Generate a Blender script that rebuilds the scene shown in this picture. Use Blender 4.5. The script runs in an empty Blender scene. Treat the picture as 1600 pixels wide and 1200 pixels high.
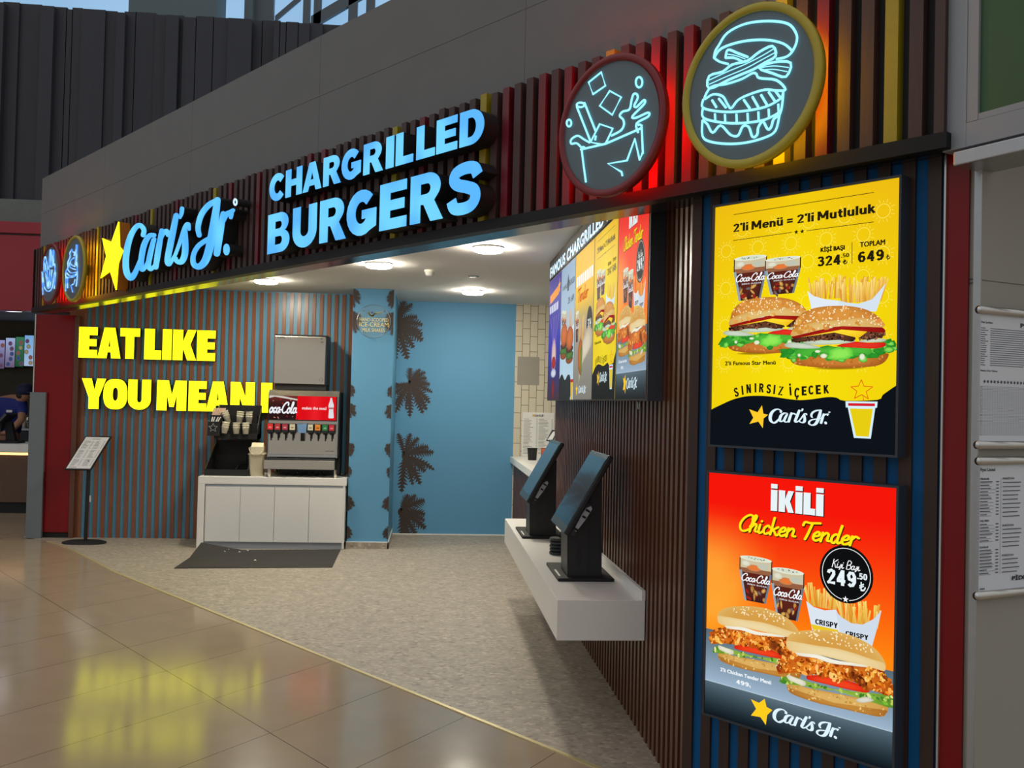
import bpy, bmesh, math, random
from math import sin, cos, pi, atan2, sqrt, radians
from mathutils import Vector, Matrix
from mathutils.geometry import tessellate_polygon
random.seed(7)
SC = bpy.context.scene
COL = SC.collection

# ---------------------------------------------------------------- camera, world, exposure
YAW, PITCH, ROLL, FPX, TH = 0.086300, 0.0196174, 0.0234179, 1485.345, 0.6524637
CAM = Vector((0, 0, 1.6))
def _axes():
    cy, sy = cos(YAW), sin(YAW)
    f = Vector((sy*cos(PITCH), cy*cos(PITCH), sin(PITCH)))
    r = Vector((cy, -sy, 0)); u = r.cross(f)
    c, s = cos(ROLL), sin(ROLL)
    return c*r + s*u, -s*r + c*u, f
RT, UP, FW = _axes()
cam_data = bpy.data.cameras.new('camera')
cam_data.sensor_width = 36; cam_data.lens = FPX/1600*36; cam_data.clip_start = 0.05; cam_data.clip_end = 200
cam = bpy.data.objects.new('camera', cam_data); COL.objects.link(cam)
cam.matrix_world = Matrix((( RT.x, UP.x, -FW.x, CAM.x), (RT.y, UP.y, -FW.y, CAM.y), (RT.z, UP.z, -FW.z, CAM.z), (0, 0, 0, 1)))
SC.camera = cam

world = bpy.data.worlds.new('world'); SC.world = world; world.use_nodes = True
wn = world.node_tree.nodes; wl = world.node_tree.links
bg = wn['Background']
tc = wn.new('ShaderNodeTexCoord'); sep = wn.new('ShaderNodeSeparateXYZ'); ramp = wn.new('ShaderNodeValToRGB')
mr = wn.new('ShaderNodeMapRange'); mr.inputs[1].default_value = -1; mr.inputs[2].default_value = 1
wl.new(tc.outputs['Generated'], sep.inputs[0]); wl.new(sep.outputs['Z'], mr.inputs[0]); wl.new(mr.outputs[0], ramp.inputs[0])
ramp.color_ramp.elements[0].position = .45; ramp.color_ramp.elements[0].color = (.55, .53, .5, 1)
ramp.color_ramp.elements[1].position = .85; ramp.color_ramp.elements[1].color = (.93, .97, 1.0, 1)
wl.new(ramp.outputs[0], bg.inputs[0]); bg.inputs[1].default_value = 0.68

vs = SC.view_settings
SC.display_settings.display_device = 'sRGB'
vs.view_transform = 'Standard'; vs.look = 'None'; vs.exposure = 0.0; vs.gamma = 1.0; vs.use_curve_mapping = False
LAMP_POWER = 215.0      # ceiling lamp diffuser emission

# ---------------------------------------------------------------- helpers
def lin(c):
    return tuple(((v/255)/12.92 if v/255 <= .04045 else ((v/255+.055)/1.055)**2.4) for v in c[:3])

def newmat(name):
    m = bpy.data.materials.new(name); m.use_nodes = True
    return m, m.node_tree.nodes, m.node_tree.links, m.node_tree.nodes['Principled BSDF']

def mat(name, rgb, rough=.5, metal=0., var=.08, scale=30., bump=0., stretch=None, spec=.5, coat=0.):
    m, n, l, b = newmat(name)
    c = lin(rgb)
    t = n.new('ShaderNodeTexCoord'); mp = n.new('ShaderNodeMapping'); nz = n.new('ShaderNodeTexNoise')
    if stretch: mp.inputs['Scale'].default_value = stretch
    nz.inputs['Scale'].default_value = scale; nz.inputs['Detail'].default_value = 4
    l.new(t.outputs['Object'], mp.inputs[0]); l.new(mp.outputs[0], nz.inputs['Vector'])
    mx = n.new('ShaderNodeMix'); mx.data_type = 'RGBA'
    mx.inputs[6].default_value = tuple(v*(1-var) for v in c) + (1,)
    mx.inputs[7].default_value = tuple(min(1, v*(1+var)) for v in c) + (1,)
    l.new(nz.outputs['Fac'], mx.inputs[0]); l.new(mx.outputs[2], b.inputs['Base Color'])
    b.inputs['Roughness'].default_value = rough; b.inputs['Metallic'].default_value = metal
    b.inputs['Specular IOR Level'].default_value = spec
    if coat: b.inputs['Coat Weight'].default_value = coat
    if bump:
        bp = n.new('ShaderNodeBump'); bp.inputs['Strength'].default_value = bump; bp.inputs['Distance'].default_value = .005
        l.new(nz.outputs['Fac'], bp.inputs['Height']); l.new(bp.outputs[0], b.inputs['Normal'])
    return m

def emat(name, rgb, strength=1., rgb2=None, scale=6.):
    m, n, l, b = newmat(name)
    b.inputs['Base Color'].default_value = (.02, .02, .02, 1); b.inputs['Roughness'].default_value = .35
    t = n.new('ShaderNodeTexCoord'); nz = n.new('ShaderNodeTexNoise'); nz.inputs['Scale'].default_value = scale; nz.inputs['Detail'].default_value = 0
    l.new(t.outputs['Object'], nz.inputs['Vector'])
    mr = n.new('ShaderNodeMapRange'); mr.inputs[1].default_value = .35; mr.inputs[2].default_value = .65
    l.new(nz.outputs['Fac'], mr.inputs[0])
    mx = n.new('ShaderNodeMix'); mx.data_type = 'RGBA'
    mx.inputs[6].default_value = lin(rgb) + (1,); mx.inputs[7].default_value = lin(rgb2 or rgb) + (1,)
    l.new(mr.outputs[0], mx.inputs[0]); l.new(mx.outputs[2], b.inputs['Emission Color'])
    b.inputs['Emission Strength'].default_value = strength
    return m

def attrmat(name, emit=1., rough=.4, spec=.5):
    """a print: the ink colours are stored with the print's mesh"""
    m, n, l, b = newmat(name)
    a = n.new('ShaderNodeAttribute'); a.attribute_name = 'ink'
    if emit:
        b.inputs['Base Color'].default_value = (.002, .002, .002, 1)
        l.new(a.outputs['Color'], b.inputs['Emission Color']); b.inputs['Emission Strength'].default_value = emit
    else:
        l.new(a.outputs['Color'], b.inputs['Base Color'])
    b.inputs['Roughness'].default_value = rough
    b.inputs['Specular IOR Level'].default_value = spec
    return m

def wood(name, rgb, rough=.42, var=.28):
    return mat(name, rgb, rough, var=var, scale=14, stretch=(6, 6, .6), bump=.05)

M = dict(
    black=mat('black_plastic', (24, 25, 28), .42), matte=mat('matte_black', (17, 17, 19), .7),
    slat=wood('walnut_slat', (64, 43, 40), .55), slat_dark=wood('dark_walnut_slat', (52, 31, 24), .5), slat_back=wood('warm_brown_slat', (92, 54, 37), .32), slat_rear=wood('rear_wall_slat', (128, 78, 52), .3),
    red=mat('red_slat_paint', (100, 13, 27), .45), yellow=mat('yellow_slat_paint', (156, 138, 14), .4),
    backing=mat('black_backing', (14, 15, 22), .6), blue_back=mat('blue_backing', (6, 82, 136), .5, spec=.2),
    teal_back=mat('teal_backing', (80, 138, 168), .35),
    trim=mat('black_metal_trim', (12, 12, 15), .5, spec=.3), soffit=mat('dark_gloss_metal', (60, 60, 62), .16, .6),
    steel=mat('brushed_steel', (206, 199, 186), .2, .95, var=.1, scale=10, stretch=(40, 1, .4)),
    chrome=mat('polished_steel', (200, 200, 200), .15, 1.), grey_steel=mat('grey_steel_guard', (118, 128, 132), .45, .55),
    white=mat('white_laminate', (234, 232, 228), .3, var=.02), white2=mat('white_door_laminate', (228, 228, 226), .4, var=.02),
    toe=mat('grey_toe_kick', (150, 156, 166), .5), paper=mat('white_paper', (226, 226, 224), .6, var=.02),
    cream=mat('cream_paper_cup', (246, 240, 218), .6, var=.04), bin=mat('beige_bin_plastic', (176, 166, 142), .45),
    binlid=mat('cream_bin_lid', (236, 220, 180), .4),
    redpanel=mat('red_gloss_panel', (124, 4, 14), .22, var=.05, scale=3, spec=.3), redband=mat('red_fascia_panel', (150, 26, 44), .25, var=.06, scale=2),
    grey=mat('grey_cladding', (108, 107, 107), .7, var=.08, scale=4), darkwall=mat('dark_ribbed_panel', (46, 47, 56), .6, var=.25, scale=8, stretch=(9, 9, .3)),
    concrete=mat('concrete_beam', (104, 108, 106), .8, var=.15, scale=6), frame=mat('grey_window_frame', (84, 96, 104), .45),
    ceil=mat('ceiling_paint', (208, 206, 202), .8, var=.015, scale=3), column=mat('blue_grey_column', (92, 108, 114), .6),
    pale=mat('pale_grey_panel', (142, 145, 152), .5, var=.03), green=mat('green_panel', (50, 84, 48), .5, var=.05, scale=4),
    alu=mat('aluminium', (170, 172, 176), .3, .8), silver=mat('silver_profile', (196, 192, 186), .25, .85),
    beige=mat('beige_wall', (152, 148, 138), .55, var=.03, scale=3), whitewall=mat('white_panel', (186, 186, 182), .5, var=.03, scale=3),
    rubber=mat('black_rubber_mat', (44, 42, 40), .75, var=.2, scale=60, bump=.2, stretch=(.3, 6, 1)),
    crumb=mat('paper_crumb', (236, 234, 226), .7), skin=mat('skin', (178, 126, 98), .55), uniform=mat('blue_uniform', (30, 44, 130), .7),
    cap=mat('navy_cap', (24, 30, 66), .7), hair=mat('dark_hair', (30, 24, 20), .6), counter_wood=wood('dark_counter_wood', (92, 66, 48)),
    darkroom=mat('dark_shop_wall', (84, 76, 60), .6, var=.3, scale=5), screen=mat('dark_glass_screen', (52, 50, 58), .12, var=.1, coat=.3),
    casing=mat('dark_display_casing', (50, 56, 66), .5), brass=mat('pale_metal_strip', (214, 200, 150), .35, .5),
    glassy=None, terr=None, ye_side=mat('yellow_rim_paint', (176, 156, 40), .35), re_side=mat('red_rim_paint', (120, 12, 20), .35),
    disc=mat('slate_disc_face', (92, 106, 114), .4, var=.03), orange_side=mat('orange_return', (190, 110, 20), .5),
)
M['steel'].node_tree.nodes['Principled BSDF'].inputs['Anisotropic'].default_value = .7
M['backlit'] = attrmat('backlit_print', 1., .5, .02)
M['screenprint'] = attrmat('display_picture', .9, .6, .04)
M['wallpaper'] = attrmat('printed_wallpaper', 0, .62)
M['ink'] = attrmat('printed_ink', 0, .5)
M['cyan'] = emat('blue_lit_acrylic', (78, 176, 255), 1.05, (104, 206, 255), 5)
M['acid'] = emat('yellow_lit_acrylic', (255, 250, 0), 1.9, (250, 246, 0), 5)
M['neon'] = emat('pale_blue_neon', (150, 236, 255), 1.25)
M['neonblue'] = emat('blue_neon', (80, 150, 255), 1.3, (150, 210, 255), 20)
M['halo_r'] = emat('red_led_halo', (255, 16, 12), 26.); M['halo_y'] = emat('amber_led_halo', (255, 186, 10), 16.)
M['lampface'] = emat('lamp_diffuser', (255, 246, 226), LAMP_POWER)
M['lampface2'] = emat('cool_lamp_diffuser', (245, 245, 255), 5.)
M['pane'] = emat('daylit_pane', (142, 184, 222), 1.0, (160, 200, 232), .4)
M['hdr'] = emat('white_lit_letter', (205, 235, 255), 1.1)
M['ledstrip'] = emat('warm_led_strip', (255, 190, 130), 2.)
M['ring'] = mat('white_lamp_rim', (230, 226, 216), .4)

class MB:
    """collects shapes and links them as ONE mesh object"""
    def __init__(s): s.v = []; s.f = []; s.m = []; s.sm = []
    def add(s, vs, fs, m=0, smooth=False):
        o = len(s.v); s.v += [tuple(v) for v in vs]
        for f in fs: s.f.append([o+i for i in f]); s.m.append(m); s.sm.append(smooth)
        return s
    def box(s, x0, x1, y0, y1, z0, z1, m=0):
        return s.add([(x0,y0,z0),(x1,y0,z0),(x1,y1,z0),(x0,y1,z0),(x0,y0,z1),(x1,y0,z1),(x1,y1,z1),(x0,y1,z1)],
              [(0,3,2,1),(4,5,6,7),(0,1,5,4),(1,2,6,5),(2,3,7,6),(3,0,4,7)], m)
    def hexa(s, p, m=0):      # 8 points, bottom ring then top ring
        return s.add(p, [(0,3,2,1),(4,5,6,7),(0,1,5,4),(1,2,6,5),(2,3,7,6),(3,0,4,7)], m)
    def prism(s, pts, y0, y1, m=0, mside=None, holes=()):
        """polygon in x,z extruded from y0 (front) to y1"""
        loops = [list(pts)] + [list(h) for h in holes]
        tri = tessellate_polygon([[Vector((a, b, 0)) for a, b in L] for L in loops])
        flat = [p for L in loops for p in L]
        def area(t): (a,b),(c,d),(e,f) = [flat[i] for i in t]; return (c-a)*(f-b)-(e-a)*(d-b)
        tri = [t if area(t) > 0 else t[::-1] for t in tri]
        s.add([(a, y0, b) for a, b in flat], tri, m)
        s.add([(a, y1, b) for a, b in flat], [t[::-1] for t in tri], m if mside is None else mside)
        for L in loops:
            n = len(L)
            s.add([(a, y0, b) for a, b in L] + [(a, y1, b) for a, b in L], [(i, (i+1) % n, n+(i+1) % n, n+i) for i in range(n)], m if mside is None else mside)
        return s
    def tube(s, pts, r, n=8, m=0, closed=False, caps=True):
        P = [Vector(p) for p in pts]; k = len(P); rings = []
        up0 = None
        for i in range(k):
            a = P[(i-1) % k] if (closed or i > 0) else P[i]; b = P[(i+1) % k] if (closed or i < k-1) else P[i]
            d = (b-a); d = d.normalized() if d.length > 1e-9 else Vector((0,0,1))
            ref = Vector((0,0,1)) if abs(d.z) < .9 else Vector((0,1,0))
            if up0 is not None: ref = up0
            x = d.cross(ref)
            if x.length < 1e-6: x = d.cross(Vector((1, .3, 0)))
            x.normalize(); y = x.cross(d).normalized(); up0 = y
            rr = r[i] if isinstance(r, (list, tuple)) else r
            rings.append([P[i] + rr*(cos(2*pi*j/n)*x + sin(2*pi*j/n)*y) for j in range(n)])
        vs = [v for R in rings for v in R]; fs = []
        for i in range(k if closed else k-1):
            for j in range(n):
                a = i*n+j; b = i*n+(j+1) % n; c = ((i+1) % k)*n+(j+1) % n; d = ((i+1) % k)*n+j
                fs.append((a, b, c, d))
        s.add(vs, fs, m, True)
        if caps and not closed: s.add(rings[0], [tuple(range(n))], m); s.add(rings[-1], [tuple(range(n))[::-1]], m)
        return s
    def lathe(s, prof, c=(0,0,0), n=24, m=0, axis='z', smooth=True):
        """profile [(r, h)] turned about an axis through c"""
        vs = []
        for r, h in prof:
            for j in range(n):
                a = 2*pi*j/n
                if axis == 'z': vs.append((c[0]+r*cos(a), c[1]+r*sin(a), c[2]+h))
                elif axis == 'y': vs.append((c[0]+r*cos(a), c[1]+h, c[2]+r*sin(a)))
                else: vs.append((c[0]+h, c[1]+r*cos(a), c[2]+r*sin(a)))
        fs = [(i*n+j, i*n+(j+1) % n, (i+1)*n+(j+1) % n, (i+1)*n+j) for i in range(len(prof)-1) for j in range(n)]
        s.add(vs, fs, m, smooth)
        return s
    def disc(s, c, r, axis='z', n=24, m=0, a=1.0):
        vs = []
        for j in range(n):
            t = 2*pi*j/n
            vs.append((c[0]+r*cos(t), c[1]+r*a*sin(t), c[2]) if axis == 'z' else (c[0]+r*cos(t), c[1], c[2]+r*a*sin(t)))
        return s.add(vs, [tuple(range(n))], m)
    def ball(s, c, r, n=12, m=0):
        rx, ry, rz = r if isinstance(r, tuple) else (r, r, r)
        vs = []; k = n//2
        for i in range(k+1):
            p = pi*i/k
            for j in range(n): vs.append((c[0]+rx*sin(p)*cos(2*pi*j/n), c[1]+ry*sin(p)*sin(2*pi*j/n), c[2]-rz*cos(p)))
        return s.add(vs, [(i*n+j, i*n+(j+1) % n, (i+1)*n+(j+1) % n, (i+1)*n+j) for i in range(k) for j in range(n)], m, True)

class Fr:
    """a vertical reference plane: x runs right, y runs into the plane, z up"""
    def __init__(s, O, X):
        s.O = Vector(O); s.X = Vector((X[0], X[1], 0)).normalized(); s.Y = Vector((-s.X.y, s.X.x, 0)); s.rz = atan2(s.X.y, s.X.x)
    def w(s, x, y, z): return s.O + s.X*x + s.Y*y + Vector((0, 0, z))
    def px(s, u, v, dy=0.):
        d = RT*((u-800)/FPX) + UP*(-(v-600)/FPX) + FW
        p0 = s.O + s.Y*dy; t = (p0-CAM).dot(s.Y)/d.dot(s.Y); P = CAM + d*t
        return ((P-s.O).dot(s.X), P.z)
def onz(u, v, z=0.):
    d = RT*((u-800)/FPX) + UP*(-(v-600)/FPX) + FW
    return CAM + d*((z-CAM.z)/d.z)

FD = Vector((sin(TH), -cos(TH), 0)); FN = Vector((-cos(TH), -sin(TH), 0))
FA = Fr(FN*-3.0, FD)                        # shop front; y=0 is the face of the fascia slats
BK = Fr((0, 0, 0), (1, 0))                  # back of the shop; y is world y
RW = Fr((1.06, 0, 0), (0, -1))              # right inner wall, seen from the shop; x = -world y
BASE = {}
def put(o, fr, base):
    o.location = fr.w(*base); o.rotation_euler = (0, 0, fr.rz)
def tag(o, label=None, cat=None, group=None, kind=None):
    if label: o['label'] = label
    if cat: o['category'] = cat
    if group: o['group'] = group
    if kind: o['kind'] = kind
    return o
def thing(name, label, cat, fr, base, group=None):
    o = bpy.data.objects.new(name, None); COL.objects.link(o); o.empty_display_size = .1
    put(o, fr, base); BASE[o.name] = base
    return tag(o, label, cat, group)
def link(name, me, parent=None, fr=None, base=(0, 0, 0), bevel=0., label=None):
    o = bpy.data.objects.new(name, me); COL.objects.link(o)
    if parent is not None: o.parent = parent; BASE[o.name] = BASE[parent.name]
    else: put(o, fr or BK, base); BASE[o.name] = base
    if bevel:
        b = o.modifiers.new('bevel', 'BEVEL'); b.width = bevel; b.segments = 2; b.limit_method = 'ANGLE'; b.angle_limit = radians(40)
    if label: o['label'] = label
    return o
def mesh(mb, mats, off=(0, 0, 0), name='mesh'):
    me = bpy.data.meshes.new(name)
    me.from_pydata([(a-off[0], b-off[1], c-off[2]) for a, b, c in mb.v], [], mb.f)
    for m in mats: me.materials.append(m)
    me.polygons.foreach_set('material_index', mb.m); me.polygons.foreach_set('use_smooth', mb.sm)
    me.update(); return me
def build(mb, name, mats, parent=None, fr=None, base=(0, 0, 0), bevel=0., label=None):
    if not isinstance(mats, (list, tuple)): mats = [mats]
    off = BASE[parent.name] if parent is not None else base
    return link(name, mesh(mb, mats, off, name), parent, fr, base, bevel, label)
def struct(mb, name, mats, fr=None, bevel=0.):
    o = build(mb, name, mats, None, fr, (0, 0, 0), bevel); o['kind'] = 'structure'; return o
def copytree(o, parent=None):
    c = o.copy(); COL.objects.link(c); BASE[c.name] = BASE.get(o.name, (0, 0, 0))
    if parent is not None: c.parent = parent
    for ch in list(o.children): copytree(ch, c)
    return c

def cat(pts, n=6, closed=False):
    """smooth curve through the points (any dimension)"""
    P = [tuple(p) for p in pts]
    if len(P) < 3: return P
    out = []; k = len(P)
    for i in range(k if closed else k-1):
        g = lambda j: P[j % k] if closed else P[max(0, min(k-1, j))]
        a, b, c, d = g(i-1), g(i), g(i+1), g(i+2)
        for t in range(n):
            t /= n
            out.append(tuple(.5*(2*q+(r-p)*t+(2*p-5*q+4*r-s_)*t*t+(3*q-p-3*r+s_)*t**3) for p, q, r, s_ in zip(a, b, c, d)))
    if not closed: out.append(P[-1])
    return out
def brush(pts, n=6, w=None, round_=True):
    """variable-width brush stroke [(x, y, width)] -> one outline polygon"""
    S = cat([p if w is None else (p[0], p[1], w) for p in pts], n)
    L, R = [], []
    for i, (x, y, ww) in enumerate(S):
        a = S[max(0, i-1)]; b = S[min(len(S)-1, i+1)]
        dx, dy = b[0]-a[0], b[1]-a[1]; d = sqrt(dx*dx+dy*dy) or 1
        L.append((x-dy/d*ww/2, y+dx/d*ww/2)); R.append((x+dy/d*ww/2, y-dx/d*ww/2))
    return L, R, S
def brush_faces(pts, n=6, w=None):
    """list of convex pieces covering a brush stroke"""
    L, R, S = brush(pts, n, w); out = [[L[i], L[i+1], R[i+1], R[i]] for i in range(len(S)-1)]
    for x, y, ww in (S[0], S[-1]): out.append([(x+ww/2*cos(2*pi*k/12), y+ww/2*sin(2*pi*k/12)) for k in range(12)])
    for x, y, ww in S[1:-1:2]: out.append([(x+ww/2*cos(2*pi*k/10), y+ww/2*sin(2*pi*k/10)) for k in range(10)])
    return out
def ell(cx, cy, rx, ry, n=20, rot=0.):
    return [(cx+rx*cos(2*pi*k/n)*cos(rot)-ry*sin(2*pi*k/n)*sin(rot), cy+rx*cos(2*pi*k/n)*sin(rot)+ry*sin(2*pi*k/n)*cos(rot)) for k in range(n)]
def star(cx, cy, r, ri=.42, rot=pi/2, n=5):
    return [(cx+(r if k % 2 == 0 else r*ri)*cos(rot+pi*k/n), cy+(r if k % 2 == 0 else r*ri)*sin(rot+pi*k/n)) for k in range(2*n)]

_tx = {}
def text2d(body, bold=0., shear=0., spacing=1.):
    """flat letters from the built-in font -> (verts, faces) in a unit box of their own extent"""
    key = (body, bold, shear, spacing)
    if key in _tx: return _tx[key]
    cu = bpy.data.curves.new('lettering', 'FONT'); cu.body = body; cu.offset = bold; cu.shear = shear; cu.space_character = spacing
    cu.fill_mode = 'FRONT'; cu.resolution_u = 4
    o = bpy.data.objects.new('lettering', cu); COL.objects.link(o)
    dg = bpy.context.evaluated_depsgraph_get(); dg.update()
    me = o.evaluated_get(dg).to_mesh()
    vs = [(v.co.x, v.co.y) for v in me.vertices]; fs = [tuple(p.vertices) for p in me.polygons]
    x0 = min(v[0] for v in vs); x1 = max(v[0] for v in vs); y0 = min(v[1] for v in vs); y1 = max(v[1] for v in vs)
    o.evaluated_get(dg).to_mesh_clear(); bpy.data.objects.remove(o); bpy.data.curves.remove(cu)
    r = ([((a-x0)/(x1-x0), (b-y0)/(y1-y0)) for a, b in vs], fs, (x1-x0)/(y1-y0))
    _tx[key] = r; return r

# heavy block capitals in a unit cell, z up
BLK = {
 'E': [[(0,0),(1,0),(1,.26),(.56,.26),(.56,.38),(.96,.38),(.96,.61),(.56,.61),(.56,.74),(1,.74),(1,1),(0,1)]],
 'A': [[(0,0),(.40,0),(.435,.2),(.565,.2),(.60,0),(1,0),(.74,1),(.28,1)], [(.47,.38),(.55,.38),(.51,.66)]],
 'T': [[(.28,0),(.71,0),(.71,.73),(1,.73),(1,1),(0,1),(0,.73),(.28,.73)]],
 'L': [[(0,0),(1,0),(1,.3),(.6,.3),(.6,1),(0,1)]],
 'I': [[(0,0),(1,0),(1,1),(0,1)]],
 'K': [[(0,0),(.42,0),(.42,.4),(.62,0),(1,0),(.74,.52),(.98,1),(.62,1),(.42,.6),(.42,1),(0,1)]],
 'Y': [[(.3,0),(.72,0),(.72,.38),(1,1),(.63,1),(.53,.62),(.4,1),(0,1),(.3,.38)]],
 'M': [[(0,0),(.34,0),(.34,.52),(.43,.12),(.58,.12),(.67,.52),(.67,0),(1,0),(1,1),(.62,1),(.505,.52),(.39,1),(0,1)]],
 'N': [[(0,0),(.38,0),(.38,.5),(.6,0),(1,0),(1,1),(.62,1),(.62,.5),(.4,1),(0,1)]],
}
BLK['O'] = [[(.5+.5*math.copysign(abs(cos(t))**.72, cos(t)), .5+.5*math.copysign(abs(sin(t))**.8, sin(t))) for t in [2*pi*k/40 for k in range(40)]],
            [(.5+.11*cos(t), .5+.22*math.copysign(abs(sin(t))**.7, sin(t))) for t in [2*pi*k/20 for k in range(20)]]]
BLK['U'] = [[(0,1),(0,.32)] + [(.5+.5*cos(t), .32+.34*sin(t)*.94) for t in [pi+pi*k/14 for k in range(1, 14)]] + [(1,.32),(1,1),(.6,1),(.6,.34)] +
            [(.5+.1*cos(t), .34-.1*sin(t)) for t in [pi*k/6 for k in range(1, 6)]] + [(.4,.34),(.4,1)]]
BLK['İ'] = [[(0,0),(1,0),(1,.78),(0,.78)]]

def arc(cx, cy, rx, ry, a0, a1, n=18): return [(cx+rx*cos(radians(a0+(a1-a0)*i/n)), cy+ry*sin(radians(a0+(a1-a0)*i/n))) for i in range(n+1)]
def fat(pts, w, n=1):
    L, R, _ = brush([(a, b, w) for a, b in pts], n); return L + R[::-1]
# heavy grotesque capitals: each is a list of pieces, a piece is an outline with its holes; cell one high, natural width
GRO = {
 'C': [[fat(arc(.44, .5, .315, .375, 40, 320), .26)]],
 'G': [[fat(arc(.44, .5, .315, .375, 42, 338), .26)], [[(.46, .36), (.88, .36), (.88, .55), (.46, .55)]], [[(.68, .08), (.88, .16), (.88, .5), (.66, .5)]]],
 'S': [[fat(cat([(.73, .70), (.64, .85), (.42, .885), (.2, .83), (.145, .70), (.25, .59), (.45, .52), (.64, .43), (.68, .28), (.58, .15), (.38, .112), (.17, .15), (.09, .31)], 4), .235)]],
 'H': [[[(0,0),(.27,0),(.27,.38),(.56,.38),(.56,0),(.83,0),(.83,1),(.56,1),(.56,.61),(.27,.61),(.27,1),(0,1)]]],
 'A': [[[(0,0),(.27,0),(.33,.18),(.63,.18),(.69,0),(.97,0),(.63,1),(.335,1)], [(.395,.39),(.57,.39),(.483,.7)]]],
 'I': [[[(0,0),(.27,0),(.27,1),(0,1)]]], 'L': [[[(0,0),(.66,0),(.66,.24),(.27,.24),(.27,1),(0,1)]]],
 'E': [[[(0,0),(.7,0),(.7,.23),(.27,.23),(.27,.4),(.64,.4),(.64,.62),(.27,.62),(.27,.78),(.69,.78),(.69,1),(0,1)]]],
 'D': [[[(0,0)] + arc(.38, .5, .44, .5, -90, 90) + [(0,1)], [(.27,.22)] + arc(.37, .5, .19, .28, -90, 90) + [(.27,.78)]]],
 'B': [[[(0,0)] + arc(.47, .285, .31, .285, -90, 68, 12) + arc(.45, .745, .28, .255, -50, 90, 12) + [(0,1)], [(.26,.2)] + arc(.44, .305, .09, .105, -90, 90, 8) + [(.26,.41)], [(.26,.6)] + arc(.42, .695, .09, .095, -90, 90, 8) + [(.26,.79)]]],
 'R': [[[(0,0),(.27,0),(.27,.37),(.36,.36),(.55,0),(.87,0),(.63,.42)] + arc(.46, .705, .33, .295, -42, 90, 12) + [(0,1)], [(.27,.57)] + arc(.44, .68, .1, .11, -90, 90, 8) + [(.27,.79)]]],
 'U': [[fat([(.135,1),(.135,.42)] + arc(.42, .4, .285, .275, 180, 360, 14) + [(.705,.42),(.705,1)], .27)]],
}
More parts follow.
